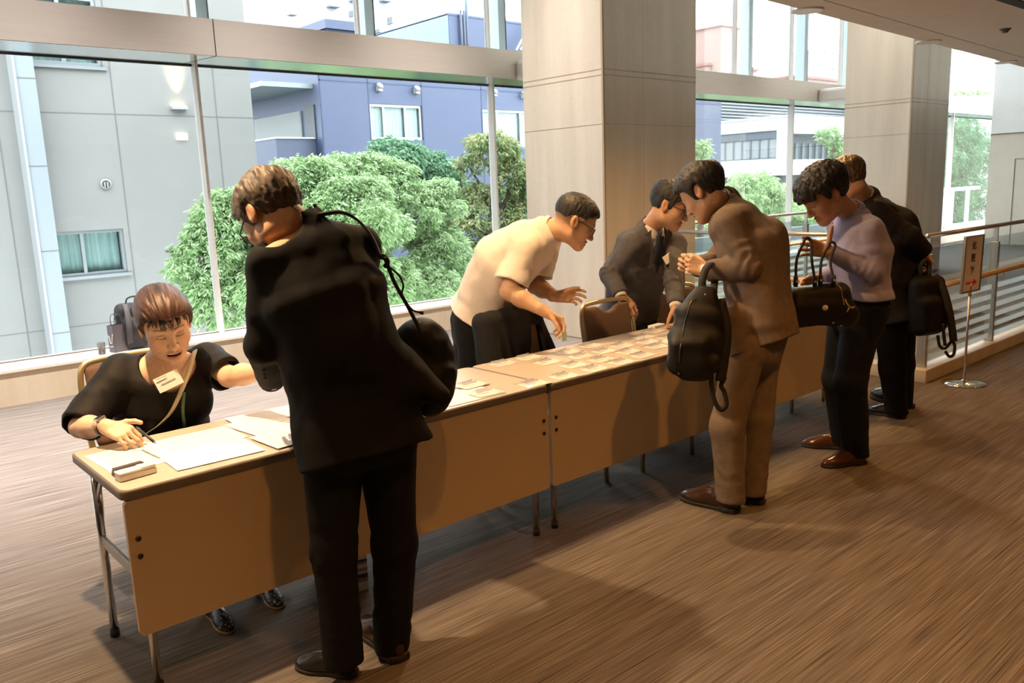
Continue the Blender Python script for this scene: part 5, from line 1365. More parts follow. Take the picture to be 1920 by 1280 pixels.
# ------------------------------------------------------------------ the seated woman
def person_woman():
    p = Person(dict(pel=(320, 880, 3.52), ch=(303, 755, 3.36), nk=(312, 676, 3.30), hd=(310, 610, 3.20), shR=(222, 700, 3.24), shL=(390, 676, 3.42), elR=(152, 800, 3.10), wrR=(200, 800, 2.95), elL=(430, 706, 3.32), wrL=(505, 694, 3.12)),
               'seated person in a black blouse smiling down at papers, pen in hand', (.78, .53, .37), base=(.47, 1.0, 0))
    J = p.J; J['pel'] = V3(.46, 1.0, .54); R = basis(189*D2R, -20*D2R, -.12); H = p.head(R, h=.0024, sc=1.10, female=True, mouth=1., nr=.047)
    J['hipL'] = J['pel']+V3(.09, -.02, -.03); J['hipR'] = J['pel']+V3(-.09, -.02, -.03)
    J['knL'] = V3(.60, .56, .50); J['knR'] = V3(.36, .58, .50); J['anL'] = V3(.585, .42, .09); J['anR'] = V3(.375, .42, .09)
    p.core(.88)
    # bare shoulders of the neckline are part of the body core: refine the chest
    S = Sdf().u(rc(J['nk'], J['ch'], .075, .11), 0); S.u(rc(J['nk']+V3(0, 0, -.05), J['shR'], .052, .05), .05); S.u(rc(J['nk']+V3(0, 0, -.05), J['shL'], .052, .05), .05)
    lo, hi = bounds([J['nk'], J['ch'], J['shL'], J['shR']], .13); p.piece(S, lo, hi, .007)
    tips = p.armpiece('R', dict(d=(.47, -.83, -.26), t=(-.60, -.25, .45) if False else (.62, .30, .30), n=(-.12, -.25, -.95), curls=[(.75, .75, .4), (.55, .7, .45), (.5, .7, .45), (.45, .65, .4)], thumb=(.72, .55, -.35), tc=.5, s=.93), k=.92)
    p.armpiece('L', dict(d=(.3, -.9, .1), t=(-.6, -.2, .7), n=(-.3, .1, -.9), curl=(.4, .5, .4), s=.93), k=.95)
    p.body()
    # feet
    for a, hx, tx in (('L', (.600, .47), (.580, .255)), ('R', (.375, .44), (.365, .215))):
        o = shoe(p, (*hx, 0), (*tx, 0), mat('woven black leather', (.02, .022, .028), .3), mat('tan sole', (.25, .16, .08), .6), .92)
    mw = MATS['woven black leather']; t = NT(mw); v = t.add('ShaderNodeTexVoronoi'); v.inputs['Scale'].default_value = 110; mp = t.coord((1, .5, 1)); t.link(mp, 'Vector', v, 'Vector')
    r = t.ramp(v, 'Distance', [(.25, (.30, .33, .37)), (.45, (.012, .013, .016))]); t.link(r, 'Color', t.b, 'Base Color')
    # blouse: wide neck and wide elbow sleeves
    hem = J['pel']+V3(0, 0, .02)
    def extra(S):
        for a, e in (('R', .06), ('L', .0)):
            sh, el, wr = J['sh'+a], J['el'+a], J['wr'+a]; A = Sdf(); d = nrm(el-sh)
            f = 1.02 if a == 'R' else .88; en = sh+(el-sh)*f
            A.u(rc(sh-d*.02, en+d*.05, .066, .088 if a == 'R' else .078), 0); A.cut(plane(en, d+nrm(wr-el)*.25), .006); A.sub(rc(en-d*.005, en+d*.2, .066 if a == 'R' else .060, .085 if a == 'R' else .072), .004)
            A.disp(ring_folds((sh+el)/2, d+V3(.3, 0, .2), .006, .07, .16)); S.u(A, .04)
    ncut = H.W(0, 0, 0)
    nkc = J['nk']*.62+J['ch']*.38+H.R[1]*.085
    fwd = nrm(V3(math.sin(188*D2R), math.cos(188*D2R), 0))
    neck = Sdf().u(ell(J['nk']+V3(0, 0, .005)+fwd*.050, (.108, .115, .122), basis(188*D2R)), 0)
    upper_garment(p, 'blouse', C_BLOUSE, .98, .96, hem, 1.0, 1.05, sleeves=(), h=.006, extra=extra, seed=21, fold=.006, sub=neck, hemn=V3(0, 0, -1), shoulder=.055)
    # trousers: seated
    S = Sdf().u(loft([(J['pel']+V3(0, 0, .08), .155, .12, V3(1, 0, 0)), (J['pel']-V3(0, 0, .06), .185, .15, V3(1, 0, 0))], 2.4), 0)
    for a in 'LR': S.u(rc(J['hip'+a], J['kn'+a], .088, .068), .04); S.u(rc(J['kn'+a], J['an'+a]+V3(0, 0, .10), .066, .058), .03)
    S.disp(fold_fn(.004, (10, 10, 8), 8)); lo, hi = bounds([J['pel'], J['knL'], J['knR'], J['anL'], J['anR']], .2)
    for a in 'LR': S.cut(plane(V3(0, 0, .17), (0, 0, -1)), .004)
    sdf_obj('trousers', S, lo, hi, .009, cloth('navy trousers', (.012, .013, .022), .2, .8), p.root)
    # hair: pinned up with a fringe
    line = hairline([(-.13, -.05), (-.04, -.05), (-.025, -.02), (-.016, .022), (.004, .022), (.012, -.012), (.026, -.002), (.040, .036), (.065, .068), (.085, .074), (.14, .074)])
    def ex(q):
        A = ell((0, -.055, .062), (.078, .075, .070))(q); A = smin(A, ell((.0, -.015, .080), (.066, .066, .050))(q), .03)
        for m in (-1, 1): A = smin(A, rc((m*.052, .040, .078), (m*.074, .002, .030), .024, .018)(q), .02)
        return A
    f0 = H.hair(line, lambda x, y, z: .012+.006*np.clip(z/.08, 0, 1), 31, .0026, ex, flow='pulled')
    def fr(p):                      # wisps of the fringe lying on the forehead
        q = H.q(p); D = np.full(len(q), 9.)
        g_ = random.Random(4)
        for i in range(15):
            x0 = -.052+.104*i/14; x1 = x0*1.18+g_.uniform(-.006, .006); z1 = .040-abs(x0)*.30+g_.uniform(-.014, .008)-(.02 if i in (0, 14) else 0); r_ = g_.uniform(.0034, .0052)
            zm = (z1+.080)/2+.006; ym = .0985-x1*x1*9; y1 = .1005-x1*x1*11
            D = np.minimum(D, rc((x0*.75, .062, .094), (x1*.98, ym, zm), .008, r_)(q)); D = np.minimum(D, rc((x1*.98, ym, zm), (x1, y1, z1), r_, .0016)(q))
        return D*H.s
    f = Sdf().u(f0, 0).u(fr, .006)
    H.hair_obj(f, H_BROWN, p.root, .0028, .165, 'pulled')
    # badge, strap, watch
    Rb = basis(192*D2R, 14*D2R, -.33); c = atd(316, 714, 3.135); b = MB(); M3 = Matrix(Rb.T.tolist())
    b.box((-.047, -.002, -.029), (.047, .002, .029), rot=M3); 
    for v in b.bm.verts: v.co += Vector(c)
    b.build('lapel_badge', M_CARD, p.root)
    b = MB(); b.box((-.03, -.0005, -.0025), (.025, .0005, .0025), rot=M3); b.box((-.040, -.0005, -.002), (.0, .0005, .002), rot=M3)
    for i, v in enumerate(b.bm.verts): v.co += Vector(c+Rb[1]*.0026+(Rb[2]*-.002 if i < 8 else Rb[2]*.017))
    b.build('badge_print', M_INK, p.root)
    pts = [atd(366, 655, 3.40), atd(364, 662, 3.305), atd(352, 700, 3.225), atd(340, 732, 3.19), atd(322, 770, 3.18), atd(300, 795, 3.20), atd(275, 812, 3.26)]
    b = MB(); b.ribbon(bez(pts, 6), .018, .003, (1, .2, .3)); b.build('cross_strap', mat('cream strap', (.56, .50, .33), .6), p.root)
    b = MB(); b.ribbon(bez([atd(345, 735, 3.185), atd(343, 770, 3.18), atd(346, 800, 3.22)], 5), .012, .002, (1, .2, 0)); b.build('lanyard', mat('green lanyard', (.05, .10, .055), .7), p.root)
    el, wr = J['elR'], J['wrR']; d = nrm(wr-el); q = wr-d*.018; b = MB(); b.tube([q-d*.012, q+d*.012], .0315, 24, cap=False); b.tube([q+d*.012, q-d*.012], .0335, 24, cap=False); wb = b.build('wristwatch', M_BLACKP, p.root)
    up = nrm(V3(-.25, -.35, .9)-d*(V3(-.25, -.35, .9)@d)); sd = np.cross(d, up); b = MB(); b.box((-.019, -.016, -.005), (.019, .016, .005), .003, rot=Matrix(np.array([d, sd, up]).T.tolist()))
    for v in b.bm.verts: v.co += Vector(q+up*.035)
    b.build('watch_case', mat('watch silver', (.75, .74, .72), .2, .9), wb)
    b = MB(); b.box((-.015, -.0125, -.001), (.015, .0125, .001), rot=Matrix(np.array([d, sd, up]).T.tolist()))
    for v in b.bm.verts: v.co += Vector(q+up*.0405)
    b.build('watch_face', mat('watch glass', (.01, .01, .012), .08), wb)
    return p, tips
PW, tipsW = person_woman()
a, c = atd(268, 811, 2.862), atd(292, 831, 2.80)
c[2] = max(c[2], TZ+.009); pe = empty('pen', tuple((a+c)/2), label='black ballpoint pen in the hand of the seated woman', cat='pen')
d_ = nrm(c-a); b = MB(); b.tube([a-d_*.05, a, c-d_*.012], .0048, 12); b.build('barrel', M_BLACKP, pe)
b = MB(); b.tube([c-d_*.012, c-d_*.004, c+d_*.004], [.0045, .003, .0008], 12); b.build('tip', M_CHROME, pe)
b = MB(); b.tube([a-d_*.045+V3(0, 0, .006), a-d_*.008+V3(0, 0, .0055)], .0014, 6); b.build('pocket_clip', M_CHROME, pe)

# ------------------------------------------------------------------ the man in the white short sleeved shirt
def person_white():
    p = Person(dict(pel=(890, 600, 4.72), ch=(948, 490, 4.58), nk=(1028, 432, 4.48), hd=(1076, 417, 4.44), shR=(985, 466, 4.38), shL=(1025, 448, 4.70), elR=(954, 546, 4.36), wrR=(1022, 584, 4.28), elL=(1003, 535, 4.68), wrL=(1044, 556, 4.56)),
               'person in a white short sleeved shirt bending over the badges with both hands out', (.56, .33, .20), base=(2.2, 1.15, 0))
    J = p.J; f = nrm(V3(math.sin(120*D2R), math.cos(120*D2R), 0)); rt = V3(f[1], -f[0], 0)
    J['hipR'] = J['pel']+rt*.09-V3(0, 0, .05); J['hipL'] = J['pel']-rt*.09-V3(0, 0, .05)
    for a, s_ in (('R', 1), ('L', -1)): J['kn'+a] = J['pel']+rt*.1*s_+V3(-.02, .03, -.42); J['an'+a] = J['pel']+rt*.1*s_+V3(-.02, .06, 0); J['kn'+a][2] = .44; J['an'+a][2] = .08
    R = basis(128*D2R, -30*D2R, .0); H = p.head(R, sc=1.10, nr=.058, fade=True); p.core(1.)
    tR = p.armpiece('R', dict(d=(.62, -.55, -.55), t=(-.35, -.75, .3), n=(-.45, .2, -.85), curls=[(.7, .5, .3), (.8, .6, .35), (.85, .65, .4), (.85, .7, .4)], thumb=(.75, .35, .5), tc=.35, spread=.08), k=1.08)
    p.armpiece('L', dict(d=(.80, -.55, .0), t=(.1, -.3, .95), n=(-.45, -.75, -.2), curls=[(.5, .45, .3), (.65, .5, .35), (.8, .55, .4), (.9, .6, .4)], thumb=(.85, .45, .2), tc=.35, spread=.10), k=1.08)
    p.body()
    H.hair_obj(H.hair(male_line(.070, .034, .005, .03), lambda x, y, z: .004+.012*np.clip((z-.02)/.07, 0, 1), 41, .0018), H_BLACK, p.root)
    H.glasses(p.root, (.07, .06, .05), metal=.6)
    hem = atd(884, 590, 4.70)
    upper_garment(p, 'polo_shirt', C_WHITE, 1.20, 1.28, hem, 1.0, 1.0, r=(.08, .07, .06), short=(.80, .082, .092), h=.006, seed=42, fold=.005, hemn=(atd(862, 612, 4.72)-atd(900, 540, 4.65)), neckcut=.035)
    collar(p, C_WHITE, 'shirt_collar', r=.073, up=.020, h0=-.010)
    trousers(p, C_BLACKT, 1.06, (.11, .082, .068), seed=43, drop=.04)
    for a in 'LR':
        q = J['an'+a]; shoe(p, (q[0]-f[0]*.07, q[1]-f[1]*.07, 0), (q[0]+f[0]*.21, q[1]+f[1]*.21, 0), L_BLACK, L_SOLE)
    return p, tR
PWH, tR = person_white()
q = (tR[1]+tR[4])/2; cb = empty('name_card', tuple(q), label='small pale card held in the fingers of the man in white', cat='card')
b = MB(); b.box((q[0]-.012, q[1]-.028, q[2]-.035), (q[0]+.026, q[1]-.0265, q[2]+.010)); b.build('card_face', mat('pale green card', (.62, .70, .62), .5), cb)
# ------------------------------------------------------------------ the man in the grey suit behind the middle table
def vcut(H, J, az, depth=.22, w0=.020, slope=.30):
    """V opening of a jacket front"""
    R = basis(az); ax = nrm(J['nk']-J['ch'])
    rt = R[0]; ft = nrm(np.cross(ax, rt)); ft = ft if ft@R[1] > 0 else -ft; c = J['nk']
    def f(p):
        q = p-c; u = np.abs(q@rt); w = q@ax; d = q@ft
        return np.maximum(np.maximum(np.maximum(u-np.minimum(w0+(w+depth)*slope, .085), -(w+depth)), -(d-.02)), w-.09)
    return f, rt, ft, ax
def lapels(p, m, J, rt, ft, ax, depth, slope, w0, out=.13, name='lapel'):
    """two turned lapels lying along the V"""
    for s_ in (-1, 1):
        b = MB(); P = []
        for w, wd in ((.0, .0), (-.035, .05), (-.075, .058), (-depth*.7, .038), (-depth-.01, .004)):
            u = w0+(w+depth)*slope; o = out*(.62+.38*min(1, -w/depth*1.6)); P.append((u, wd, w, o))
        a = [b.bm.verts.new(Vector(J['nk']+rt*s_*u+ax*w+ft*(o+.004))) for u, wd, w, o in P]
        c = [b.bm.verts.new(Vector(J['nk']+rt*s_*(u+wd)+ax*(w+.012)+ft*(o-wd*.30+.004))) for u, wd, w, o in P]
        for i in range(len(P)-1): b.bm.faces.new((a[i], a[i+1], c[i+1], c[i]))
        o = b.build(name, m, p.root); md = o.modifiers.new('thick', 'SOLIDIFY'); md.thickness = .007; md.offset = 0
def person_grey():
    p = Person(dict(pel=(1182, 585, 5.42), ch=(1200, 492, 5.25), nk=(1222, 424, 5.15), hd=(1254, 387, 5.04), shR=(1166, 458, 5.10), shL=(1262, 464, 5.14), elR=(1144, 514, 5.16), wrR=(1164, 554, 5.04), elL=(1263, 526, 5.02), wrL=(1267, 572, 4.90)),
               'person in a grey suit and glasses leaning on a chair back and the middle table', (.55, .32, .20), base=(3.45, .98, 0))
    J = p.J; az = 192*D2R; R = basis(az); rt = R[0]; J['shR'] = J['nk']+rt*.172+V3(0, -.02, -.105); J['shL'] = J['nk']-rt*.172+V3(0, -.02, -.125)
    J['hipR'] = J['pel']+rt*.09-V3(0, 0, .05); J['hipL'] = J['pel']-rt*.09-V3(0, 0, .05)
    for a, s_ in (('R', 1), ('L', -1)): J['kn'+a] = J['pel']+rt*.1*s_+V3(0, .05, 0); J['an'+a] = J['pel']+rt*.11*s_+V3(0, .10, 0); J['kn'+a][2] = .43; J['an'+a][2] = .08
    Rh = basis(152*D2R, -24*D2R, .04); H = p.head(Rh, sc=1.12); p.core(.95)
    p.armpiece('R', dict(d=(.18, -.55, -.80), t=(.75, -.3, .25), n=(.25, .75, -.5), curls=[(.35, .55, .35), (.3, .5, .3), (.35, .55, .3), (.45, .55, .3)], thumb=(.7, .6, .5), tc=.3, spread=.10), from_el=True)
    p.armpiece('L', dict(d=(-.15, -.35, -.90), t=(-.8, -.1, .2), n=(-.1, .7, -.5), curls=[(.7, .8, .5)]*4, thumb=(.7, .5, .3), tc=.4), from_el=True)
    p.body()
    H.hair_obj(H.hair(male_line(.078, -.01, -.075, -.05), lambda x, y, z: .008+.014*np.clip((z-.03)/.07, 0, 1), 51, .0025), H_BLACK, p.root)
    H.glasses(p.root, (.06, .05, .04), metal=.5)
    hem = atd(1150, 628, 5.50)
    dep = .26; vf, r_, f_, ax_ = vcut(H, J, az, dep, .0, .30)
    upper_garment(p, 'suit_jacket', C_GREY, 1.08, 1.05, hem, 1.10, 1.15, r=(.072, .062, .048), cut=.0, seed=52, fold=.005, sub=vf, elf=.008, h=.006, hemn=V3(-.25, .25, -1), lapel_collar=(.004, .069, .010))
    # shirt front under the V, tie
    S = Sdf().u(loft(torso_nodes(J, .98, .95, J['pel'])[2:], 2.4), 0); lo, hi = bounds([J['nk'], J['ch']], .24)
    S.cut(lambda q: vf(q)-.012, .002); sdf_obj('dress_shirt', S, lo, hi, .008, C_SHIRT, p.root)
    collar(p, C_SHIRT, r=.062, up=.034, h0=-.018, tilt=.018)
    lapels(p, C_GREY, J, r_, f_, ax_, dep, .26, .0, .125)
    b = MB(); q = [J['nk']+f_*.085-ax_*.005, J['nk']+f_*.108-ax_*.05, J['nk']+f_*.130-ax_*.14, J['nk']+f_*.135-ax_*.26]
    b.tube([q[0]-f_*.006, q[0], q[0]-ax_*.03+f_*.016], [(.008, .016), (.013, .018), (.010, .012)], 12); tie = None
    b.ribbon(bez([q[0]-ax_*.02+f_*.01, q[1], q[2], q[3]], 5), .058, .006, tuple(r_)); b.build('necktie', mat('navy tie', (.02, .028, .045), .5), p.root)
    c = surf(p.S, 1253, 484, 4., 6.)-FW*.006; Rb = basis(185*D2R, 22*D2R, -.35); b = MB(); M3 = Matrix(Rb.T.tolist()); b.box((-.045, -.002, -.026), (.045, .002, .026), rot=M3)
    b.box((-.03, .002, -.004), (.02, .0026, .004), rot=M3, mi=1)
    for v in b.bm.verts: v.co += Vector(c)
    b.build('lapel_badge', [M_CARD, M_INK], p.root)
    for a in 'RL': cuff(p, a, C_SHIRT, .016, .037)
    trousers(p, cloth('grey trouser wool', (.03, .028, .03), .2, .85), 1., (.098, .075, .064), seed=53, drop=.04)
    f = V3(math.sin(az), math.cos(az), 0)
    for a in 'LR':
        q = J['an'+a]; shoe(p, (q[0]-f[0]*.07, q[1]-f[1]*.07, 0), (q[0]+f[0]*.21, q[1]+f[1]*.21, 0), L_BLACK, L_SOLE)
    return p
PG = person_grey()

# ------------------------------------------------------------------ the man in the taupe suit
def person_tan():
    p = Person(dict(pel=(1426, 612, 3.98), ch=(1408, 468, 4.02), nk=(1352, 380, 4.05), hd=(1320, 362, 4.02), shL=(1366, 420, 3.87), shR=(1388, 402, 4.18), elL=(1404, 500, 3.83), wrL=(1326, 508, 3.94), elR=(1345, 490, 4.30), wrR=(1308, 500, 4.12),
                    hipL=(1396, 655, 3.90), hipR=(1426, 645, 4.05), knL=(1364, 800, 3.92), anL=(1370, 918, 3.96), knR=(1418, 785, 4.05), anR=(1410, 905, 4.06)),
               'person in a taupe suit bowing over the tables with a black backpack on the arm', (.58, .35, .22))
    J = p.J; R = basis(-14*D2R, -38*D2R, -.05); H = p.head(R, sc=1.06, nr=.051); p.core(1.)
    p.armpiece('L', dict(d=(-.32, .75, .35), t=(.25, -.2, .9), n=(.85, .3, -.1), curls=[(.8, .8, .5), (.9, .9, .5), (1., .9, .5), (1., .9, .5)], thumb=(.8, .3, .4), tc=.4), from_el=True)
    p.armpiece('R', dict(d=(-.75, .35, .3), t=(-.2, -.1, .9), n=(-.5, -.7, 0), curl=(.8, .8, .5), thumb=(.8, .3, .4)), from_el=True)
    p.body()
    H.hair_obj(H.hair(male_line(.066, -.045, -.105, -.075), lambda x, y, z: .012+.014*np.clip((z-.0)/.08, 0, 1), 61, .0032), H_BLACK, p.root)
    hem = atd(1432, 648, 3.99)
    def extra(S):
        S.u(rc(atd(1446, 440, 4.04), atd(1440, 560, 4.02), .075, .09), .06); S.u(rc(atd(1462, 590, 3.98), atd(1478, 632, 3.97), .06, .045), .05); S.u(rc(atd(1372, 600, 3.86), atd(1385, 668, 3.84), .055, .035), .06)
    upper_garment(p, 'suit_jacket', C_TAN, 1.02, 1.08, hem, 1.06, 1.12, r=(.068, .062, .050), cut=-.002, seed=62, fold=.005, extra=extra, elf=.008, h=.0055, hemn=(V3(.05, -.42, -1)), lapel_collar=(.002, .069, .011))
    P = [surf(p.S, u, v, 3., 5.) for u, v in ((1368, 563), (1394, 556), (1421, 546))]; b = MB(); nn = -nrm(FW)*V3(1, 1, 0)
    for i in range(2): b.prism([P[i]+nn*.004, P[i+1]+nn*.004, P[i+1]+V3(0, 0, -.040)+nn*.010, P[i]+V3(0, 0, -.042)+nn*.010], tuple(-nn*.014))
    b.build('pocket_flap', C_TAN, p.root)
    collar(p, C_SHIRT, r=.063, up=.026, h0=.016); cuff(p, 'L', C_SHIRT, .02, .038)
    trousers(p, C_TANT, 1.0, (.100, .079, .068), seed=63, drop=.055, brk=.007)
    shoe(p, atz(1384, 962, 0), atz(1276, 934, 0), L_DBROWN, L_SOLE, 1., point=1.6); shoe(p, atz(1432, 946, 0), atz(1345, 922, 0), L_BLACK, L_SOLE, 1., point=1.4)
    return p
PT = person_tan()

# ------------------------------------------------------------------ the man in the lavender shirt
def person_lav():
    p = Person(dict(pel=(1612, 568, 4.45), ch=(1612, 475, 4.40), nk=(1600, 402, 4.40), hd=(1549, 366, 4.32), shL=(1628, 436, 4.28), shR=(1575, 420, 4.58), elL=(1632, 510, 4.26), wrL=(1556, 472, 4.25), elR=(1572, 512, 4.58), wrR=(1536, 524, 4.46),
                    hipL=(1618, 592, 4.42), hipR=(1590, 588, 4.54), knL=(1594, 715, 4.45), anL=(1606, 838, 4.58), knR=(1572, 710, 4.62), anR=(1584, 812, 4.82)),
               'person in a lavender shirt looking down with one open hand and a handbag', (.55, .31, .19))
    J = p.J; R = basis(-52*D2R, -36*D2R, .0); H = p.head(R, sc=1.14, nr=.050); p.core(.95)
    p.armpiece('L', dict(d=(-.72, .62, .25), t=(-.25, .0, .95), n=(-.35, -.55, .6), curls=[(.25, .3, .2), (.35, .35, .2), (.3, .3, .2), (.2, .3, .2)], thumb=(.15, .95, .1), tc=.05, spread=.14, s=1.05), from_el=True)
    p.armpiece('R', dict(d=(-.75, .25, -.15), t=(.1, -.3, .85), n=(-.3, -.8, -.2), curl=(.25, .35, .25), thumb=(.85, .4, .1)), from_el=True)
    p.body()
    line = male_line(.062, -.005, -.090, -.06)
    def ex(q):
        A = ell((0, .040, .098), (.066, .068, .042))(q)
        for x0 in (-.05, -.03, -.01, .012, .032, .05): A = smin(A, rc((x0, .060, .105), (x0*1.1, .128-abs(x0)*.6, .060+.010*math.sin(x0*90)), .020, .010)(q), .014)
        return A
    f = H.hair(lambda x, y: np.where(y > .07, line(x, y)-.03, line(x, y)), lambda x, y, z: .014+.016*np.clip((z-.0)/.08, 0, 1), 71, .0045, ex)
    H.hair_obj(f, H_BLACK, p.root, .004, .175)
    wa = J['pel']+V3(0, 0, .035)
    upper_garment(p, 'button_shirt', C_LAV, .98, 1.0, wa, .98, .98, r=(.068, .060, .040), cut=.0, seed=72, fold=.006, elf=.006, h=.0055, hemn=V3(0, 0, -1), neckcut=.03)
    collar(p, C_LAV, 'shirt_collar', r=.069, up=.040, h0=.0, tilt=.030, th=.005)
    R0 = basis(-55*D2R); fw = R0[1]; b = MB(); 
    for k in range(4):
        q = J['nk']*(1-.22*k-.2)+J['ch']*(.22*k+.2)+fw*(.128+.008*k)+R0[0]*.0; b.lathe([(.006, -.002), (.006, .003)], tuple(q), 12)
    b.build('shirt_buttons', mat('shirt button', (.75, .74, .72), .4), p.root)
    trousers(p, cloth('navy wool', (.011, .012, .016), .2, .8), 1.0, (.105, .084, .070), seed=73, waist=J['pel']+V3(0, 0, .05), drop=.05, brk=.007)
    shoe(p, atz(1622, 868, 0), atz(1540, 876, 0), L_BROWN, L_SOLE, 1., point=1.4); shoe(p, atz(1592, 842, 0), atz(1503, 836, 0), L_BROWN, L_SOLE, 1., point=1.4)
    return p
PL = person_lav()

# ------------------------------------------------------------------ the man in the dark suit at the far end
def person_dark():
    p = Person(dict(pel=(1682, 568, 5.25), ch=(1668, 450, 5.15), nk=(1620, 370, 5.15), hd=(1590, 342, 5.10), shL=(1642, 396, 5.00), shR=(1650, 392, 5.25), elL=(1704, 442, 4.96), wrL=(1732, 470, 5.04), elR=(1610, 470, 5.4), wrR=(1580, 500, 5.3),
                    hipL=(1668, 595, 5.20), hipR=(1688, 588, 5.38), knL=(1674, 690, 5.30), anL=(1682, 765, 5.40), knR=(1690, 682, 5.48), anR=(1690, 748, 5.62)),
               'person in a dark brown suit bending forward, holding a backpack behind the back', (.58, .34, .21))
    J = p.J; R = basis(-8*D2R, -35*D2R, .0); H = p.head(R, sc=1.08); p.core(.95)
    tips = p.armpiece('L', dict(d=(.30, -.35, -.85), t=(.5, .6, .1), n=(-.5, .6, -.3), curls=[(.9, .9, .5)]*4, thumb=(.75, .4, .5), tc=.4), from_el=True)
    p.armpiece('R', dict(d=(-.3, .9, -.3), t=(-.8, -.3, .3), n=(-.2, -.2, -.9)), from_el=True); p.body()
    H.hair_obj(H.hair(male_line(.070, -.02, -.095, -.07), lambda x, y, z: .010+.015*np.clip((z-.0)/.08, 0, 1), 81, .0042), H_LBROWN, p.root)
    hem = atd(1698, 600, 5.22)
    def extra(S): S.u(rc(atd(1690, 420, 5.14), atd(1702, 520, 5.16), .10, .11), .07)
    upper_garment(p, 'suit_jacket', C_DARK, 1.05, 1.05, hem, 1.05, 1.1, r=(.070, .062, .050), cut=.0, seed=82, fold=.005, extra=extra, h=.007, hemn=V3(0, -.3, -1), lapel_collar=(.002, .069, .011))
    collar(p, C_SHIRT, r=.064, up=.028, h0=.016)
    trousers(p, C_BLACKT, 1.0, (.102, .080, .070), seed=83, drop=.05)
    shoe(p, atz(1698, 785, 0), atz(1628, 772, 0), L_BLACK, L_SOLE); shoe(p, atz(1706, 768, 0), atz(1636, 742, 0), L_BLACK, L_SOLE)
    return p, tips
PD, tipsD = person_dark()
# ================================================================== bags carried by the people
M_NYLON = cloth('black nylon', (.0075, .0075, .008), .2, .55); M_LEATH = noisy('black grained leather', (.007, .007, .007), (.011, .0105, .0105), 90, .42, bump=.4, Specular_IOR_Level=.3)
M_STRAP = mat('black webbing', (.010, .010, .010), .7); M_BRASS = mat('brass fitting', (.70, .50, .20), .25, .9)
def px_bag(lobes, h, m, name, parent, seed=1, amp=.006, kk=.05):
    """lobes: (u, v, d, rx, ry, rz) ellipsoids of real size"""
    S = Sdf(); R = basis(50*D2R)
    for i, (u, v, d, a, b_, c) in enumerate(lobes): S.u(ell(atd(u, v, d), (a, b_, c), R), kk if i else 0)
    S.disp(fold_fn(amp, (12, 12, 9), seed)); P = [atd(u, v, d) for u, v, d, *_ in lobes]; lo, hi = bounds(P, max(max(l[3:]) for l in lobes)+.04); return sdf_obj(name, S, lo, hi, h, m, parent, 1)
# shoulder bag of the man in the black suit
q = atd(800, 690, 2.80); r = empty('shoulder_bag', tuple(q), label='soft black shoulder bag hanging from the man in the black suit', cat='bag')
S = Sdf(); R = basis(62*D2R)
for i, (u, v, d, a, b_, c) in enumerate(((790, 640, 2.84, .085, .09, .085), (815, 690, 2.86, .085, .10, .10), (800, 735, 2.84, .09, .10, .075), (770, 690, 2.86, .09, .09, .11))): S.u(ell(atd(u, v, d), (a, b_, c), R), .05 if i else 0)
S.disp(fold_fn(.010, (11, 11, 8), 5)); S.disp(ring_folds(atd(800, 650, 2.8), V3(.6, -.3, 1), .006, .05, .12))
lo, hi = bounds([atd(790, 640, 2.84), atd(800, 735, 2.84)], .17); sdf_obj('bag_body', S, lo, hi, .0065, M_NYLON, r)
b = MB(); b.ribbon(bez([atd(600, 402, 2.60), atd(640, 398, 2.60), atd(672, 414, 2.615), atd(697, 444, 2.62), atd(712, 478, 2.645), atd(720, 484, 2.66)], 6), .034, .008, tuple(FW)); b.build('shoulder_strap', M_STRAP, r)
b = MB(); b.tube(bez([atd(712, 478, 2.65), atd(722, 482, 2.66), atd(727, 492, 2.67), atd(722, 500, 2.68)], 5), .008, 8); b.tube(bez([atd(722, 484, 2.66), atd(740, 530, 2.69), atd(765, 575, 2.72), atd(790, 625, 2.76), atd(802, 655, 2.77)], 6), .0065, 8)
b.tube(bez([atd(726, 497, 2.67), atd(748, 516, 2.69), atd(756, 535, 2.70), atd(754, 552, 2.715), atd(765, 575, 2.72)], 6), .0035, 8); b.tube(bez([atd(765, 572, 2.715), atd(775, 582, 2.71), atd(785, 585, 2.71), atd(794, 587, 2.71)], 5), [.0035]*12+[.006]*4, 8); b.build('cord', M_STRAP, r)
b = MB()
for u, v, s_ in ((786, 606, .007), (776, 610, .003)): c = surf(S, u, v, 2.3, 3.2); b.tube([c+FW*.002, c-FW*.004], s_, 14)
b.build('rivet', M_BRASS, r)
# backpack on the tan man's arm
q = atd(1312, 620, 3.80); r = empty('backpack', tuple(q), label='black leather backpack hanging from the arm of the man in the taupe suit', cat='backpack')
S = Sdf(); Rb = basis(48*D2R)
S.u(loft([(atd(1322, 546, 3.74), .050, .040, Rb[0]), (atd(1312, 590, 3.735), .100, .058, Rb[0]), (atd(1306, 635, 3.73), .114, .066, Rb[0]), (atd(1303, 680, 3.73), .108, .066, Rb[0]), (atd(1303, 702, 3.73), .078, .052, Rb[0])], 2.6, .03), 0)
S.u(rbox(atd(1290, 668, 3.69), (.085, .04, .085), Rb, .035), .03)
S.disp(fold_fn(.005, (9, 9, 7), 6)); lo, hi = bounds([atd(1322, 546, 3.74), atd(1302, 700, 3.73)], .2); sdf_obj('bag_body', S, lo, hi, .006, M_LEATH, r)
b = MB(); b.tube(bez([surf(S, *q, 3.2, 4.2) for q in ((1306, 560), (1296, 566), (1290, 584), (1282, 615), (1276, 650), (1274, 680))], 6), .0035, 8); b.build('zipper', mat('zip grey', (.10, .10, .10), .25, .8), r)
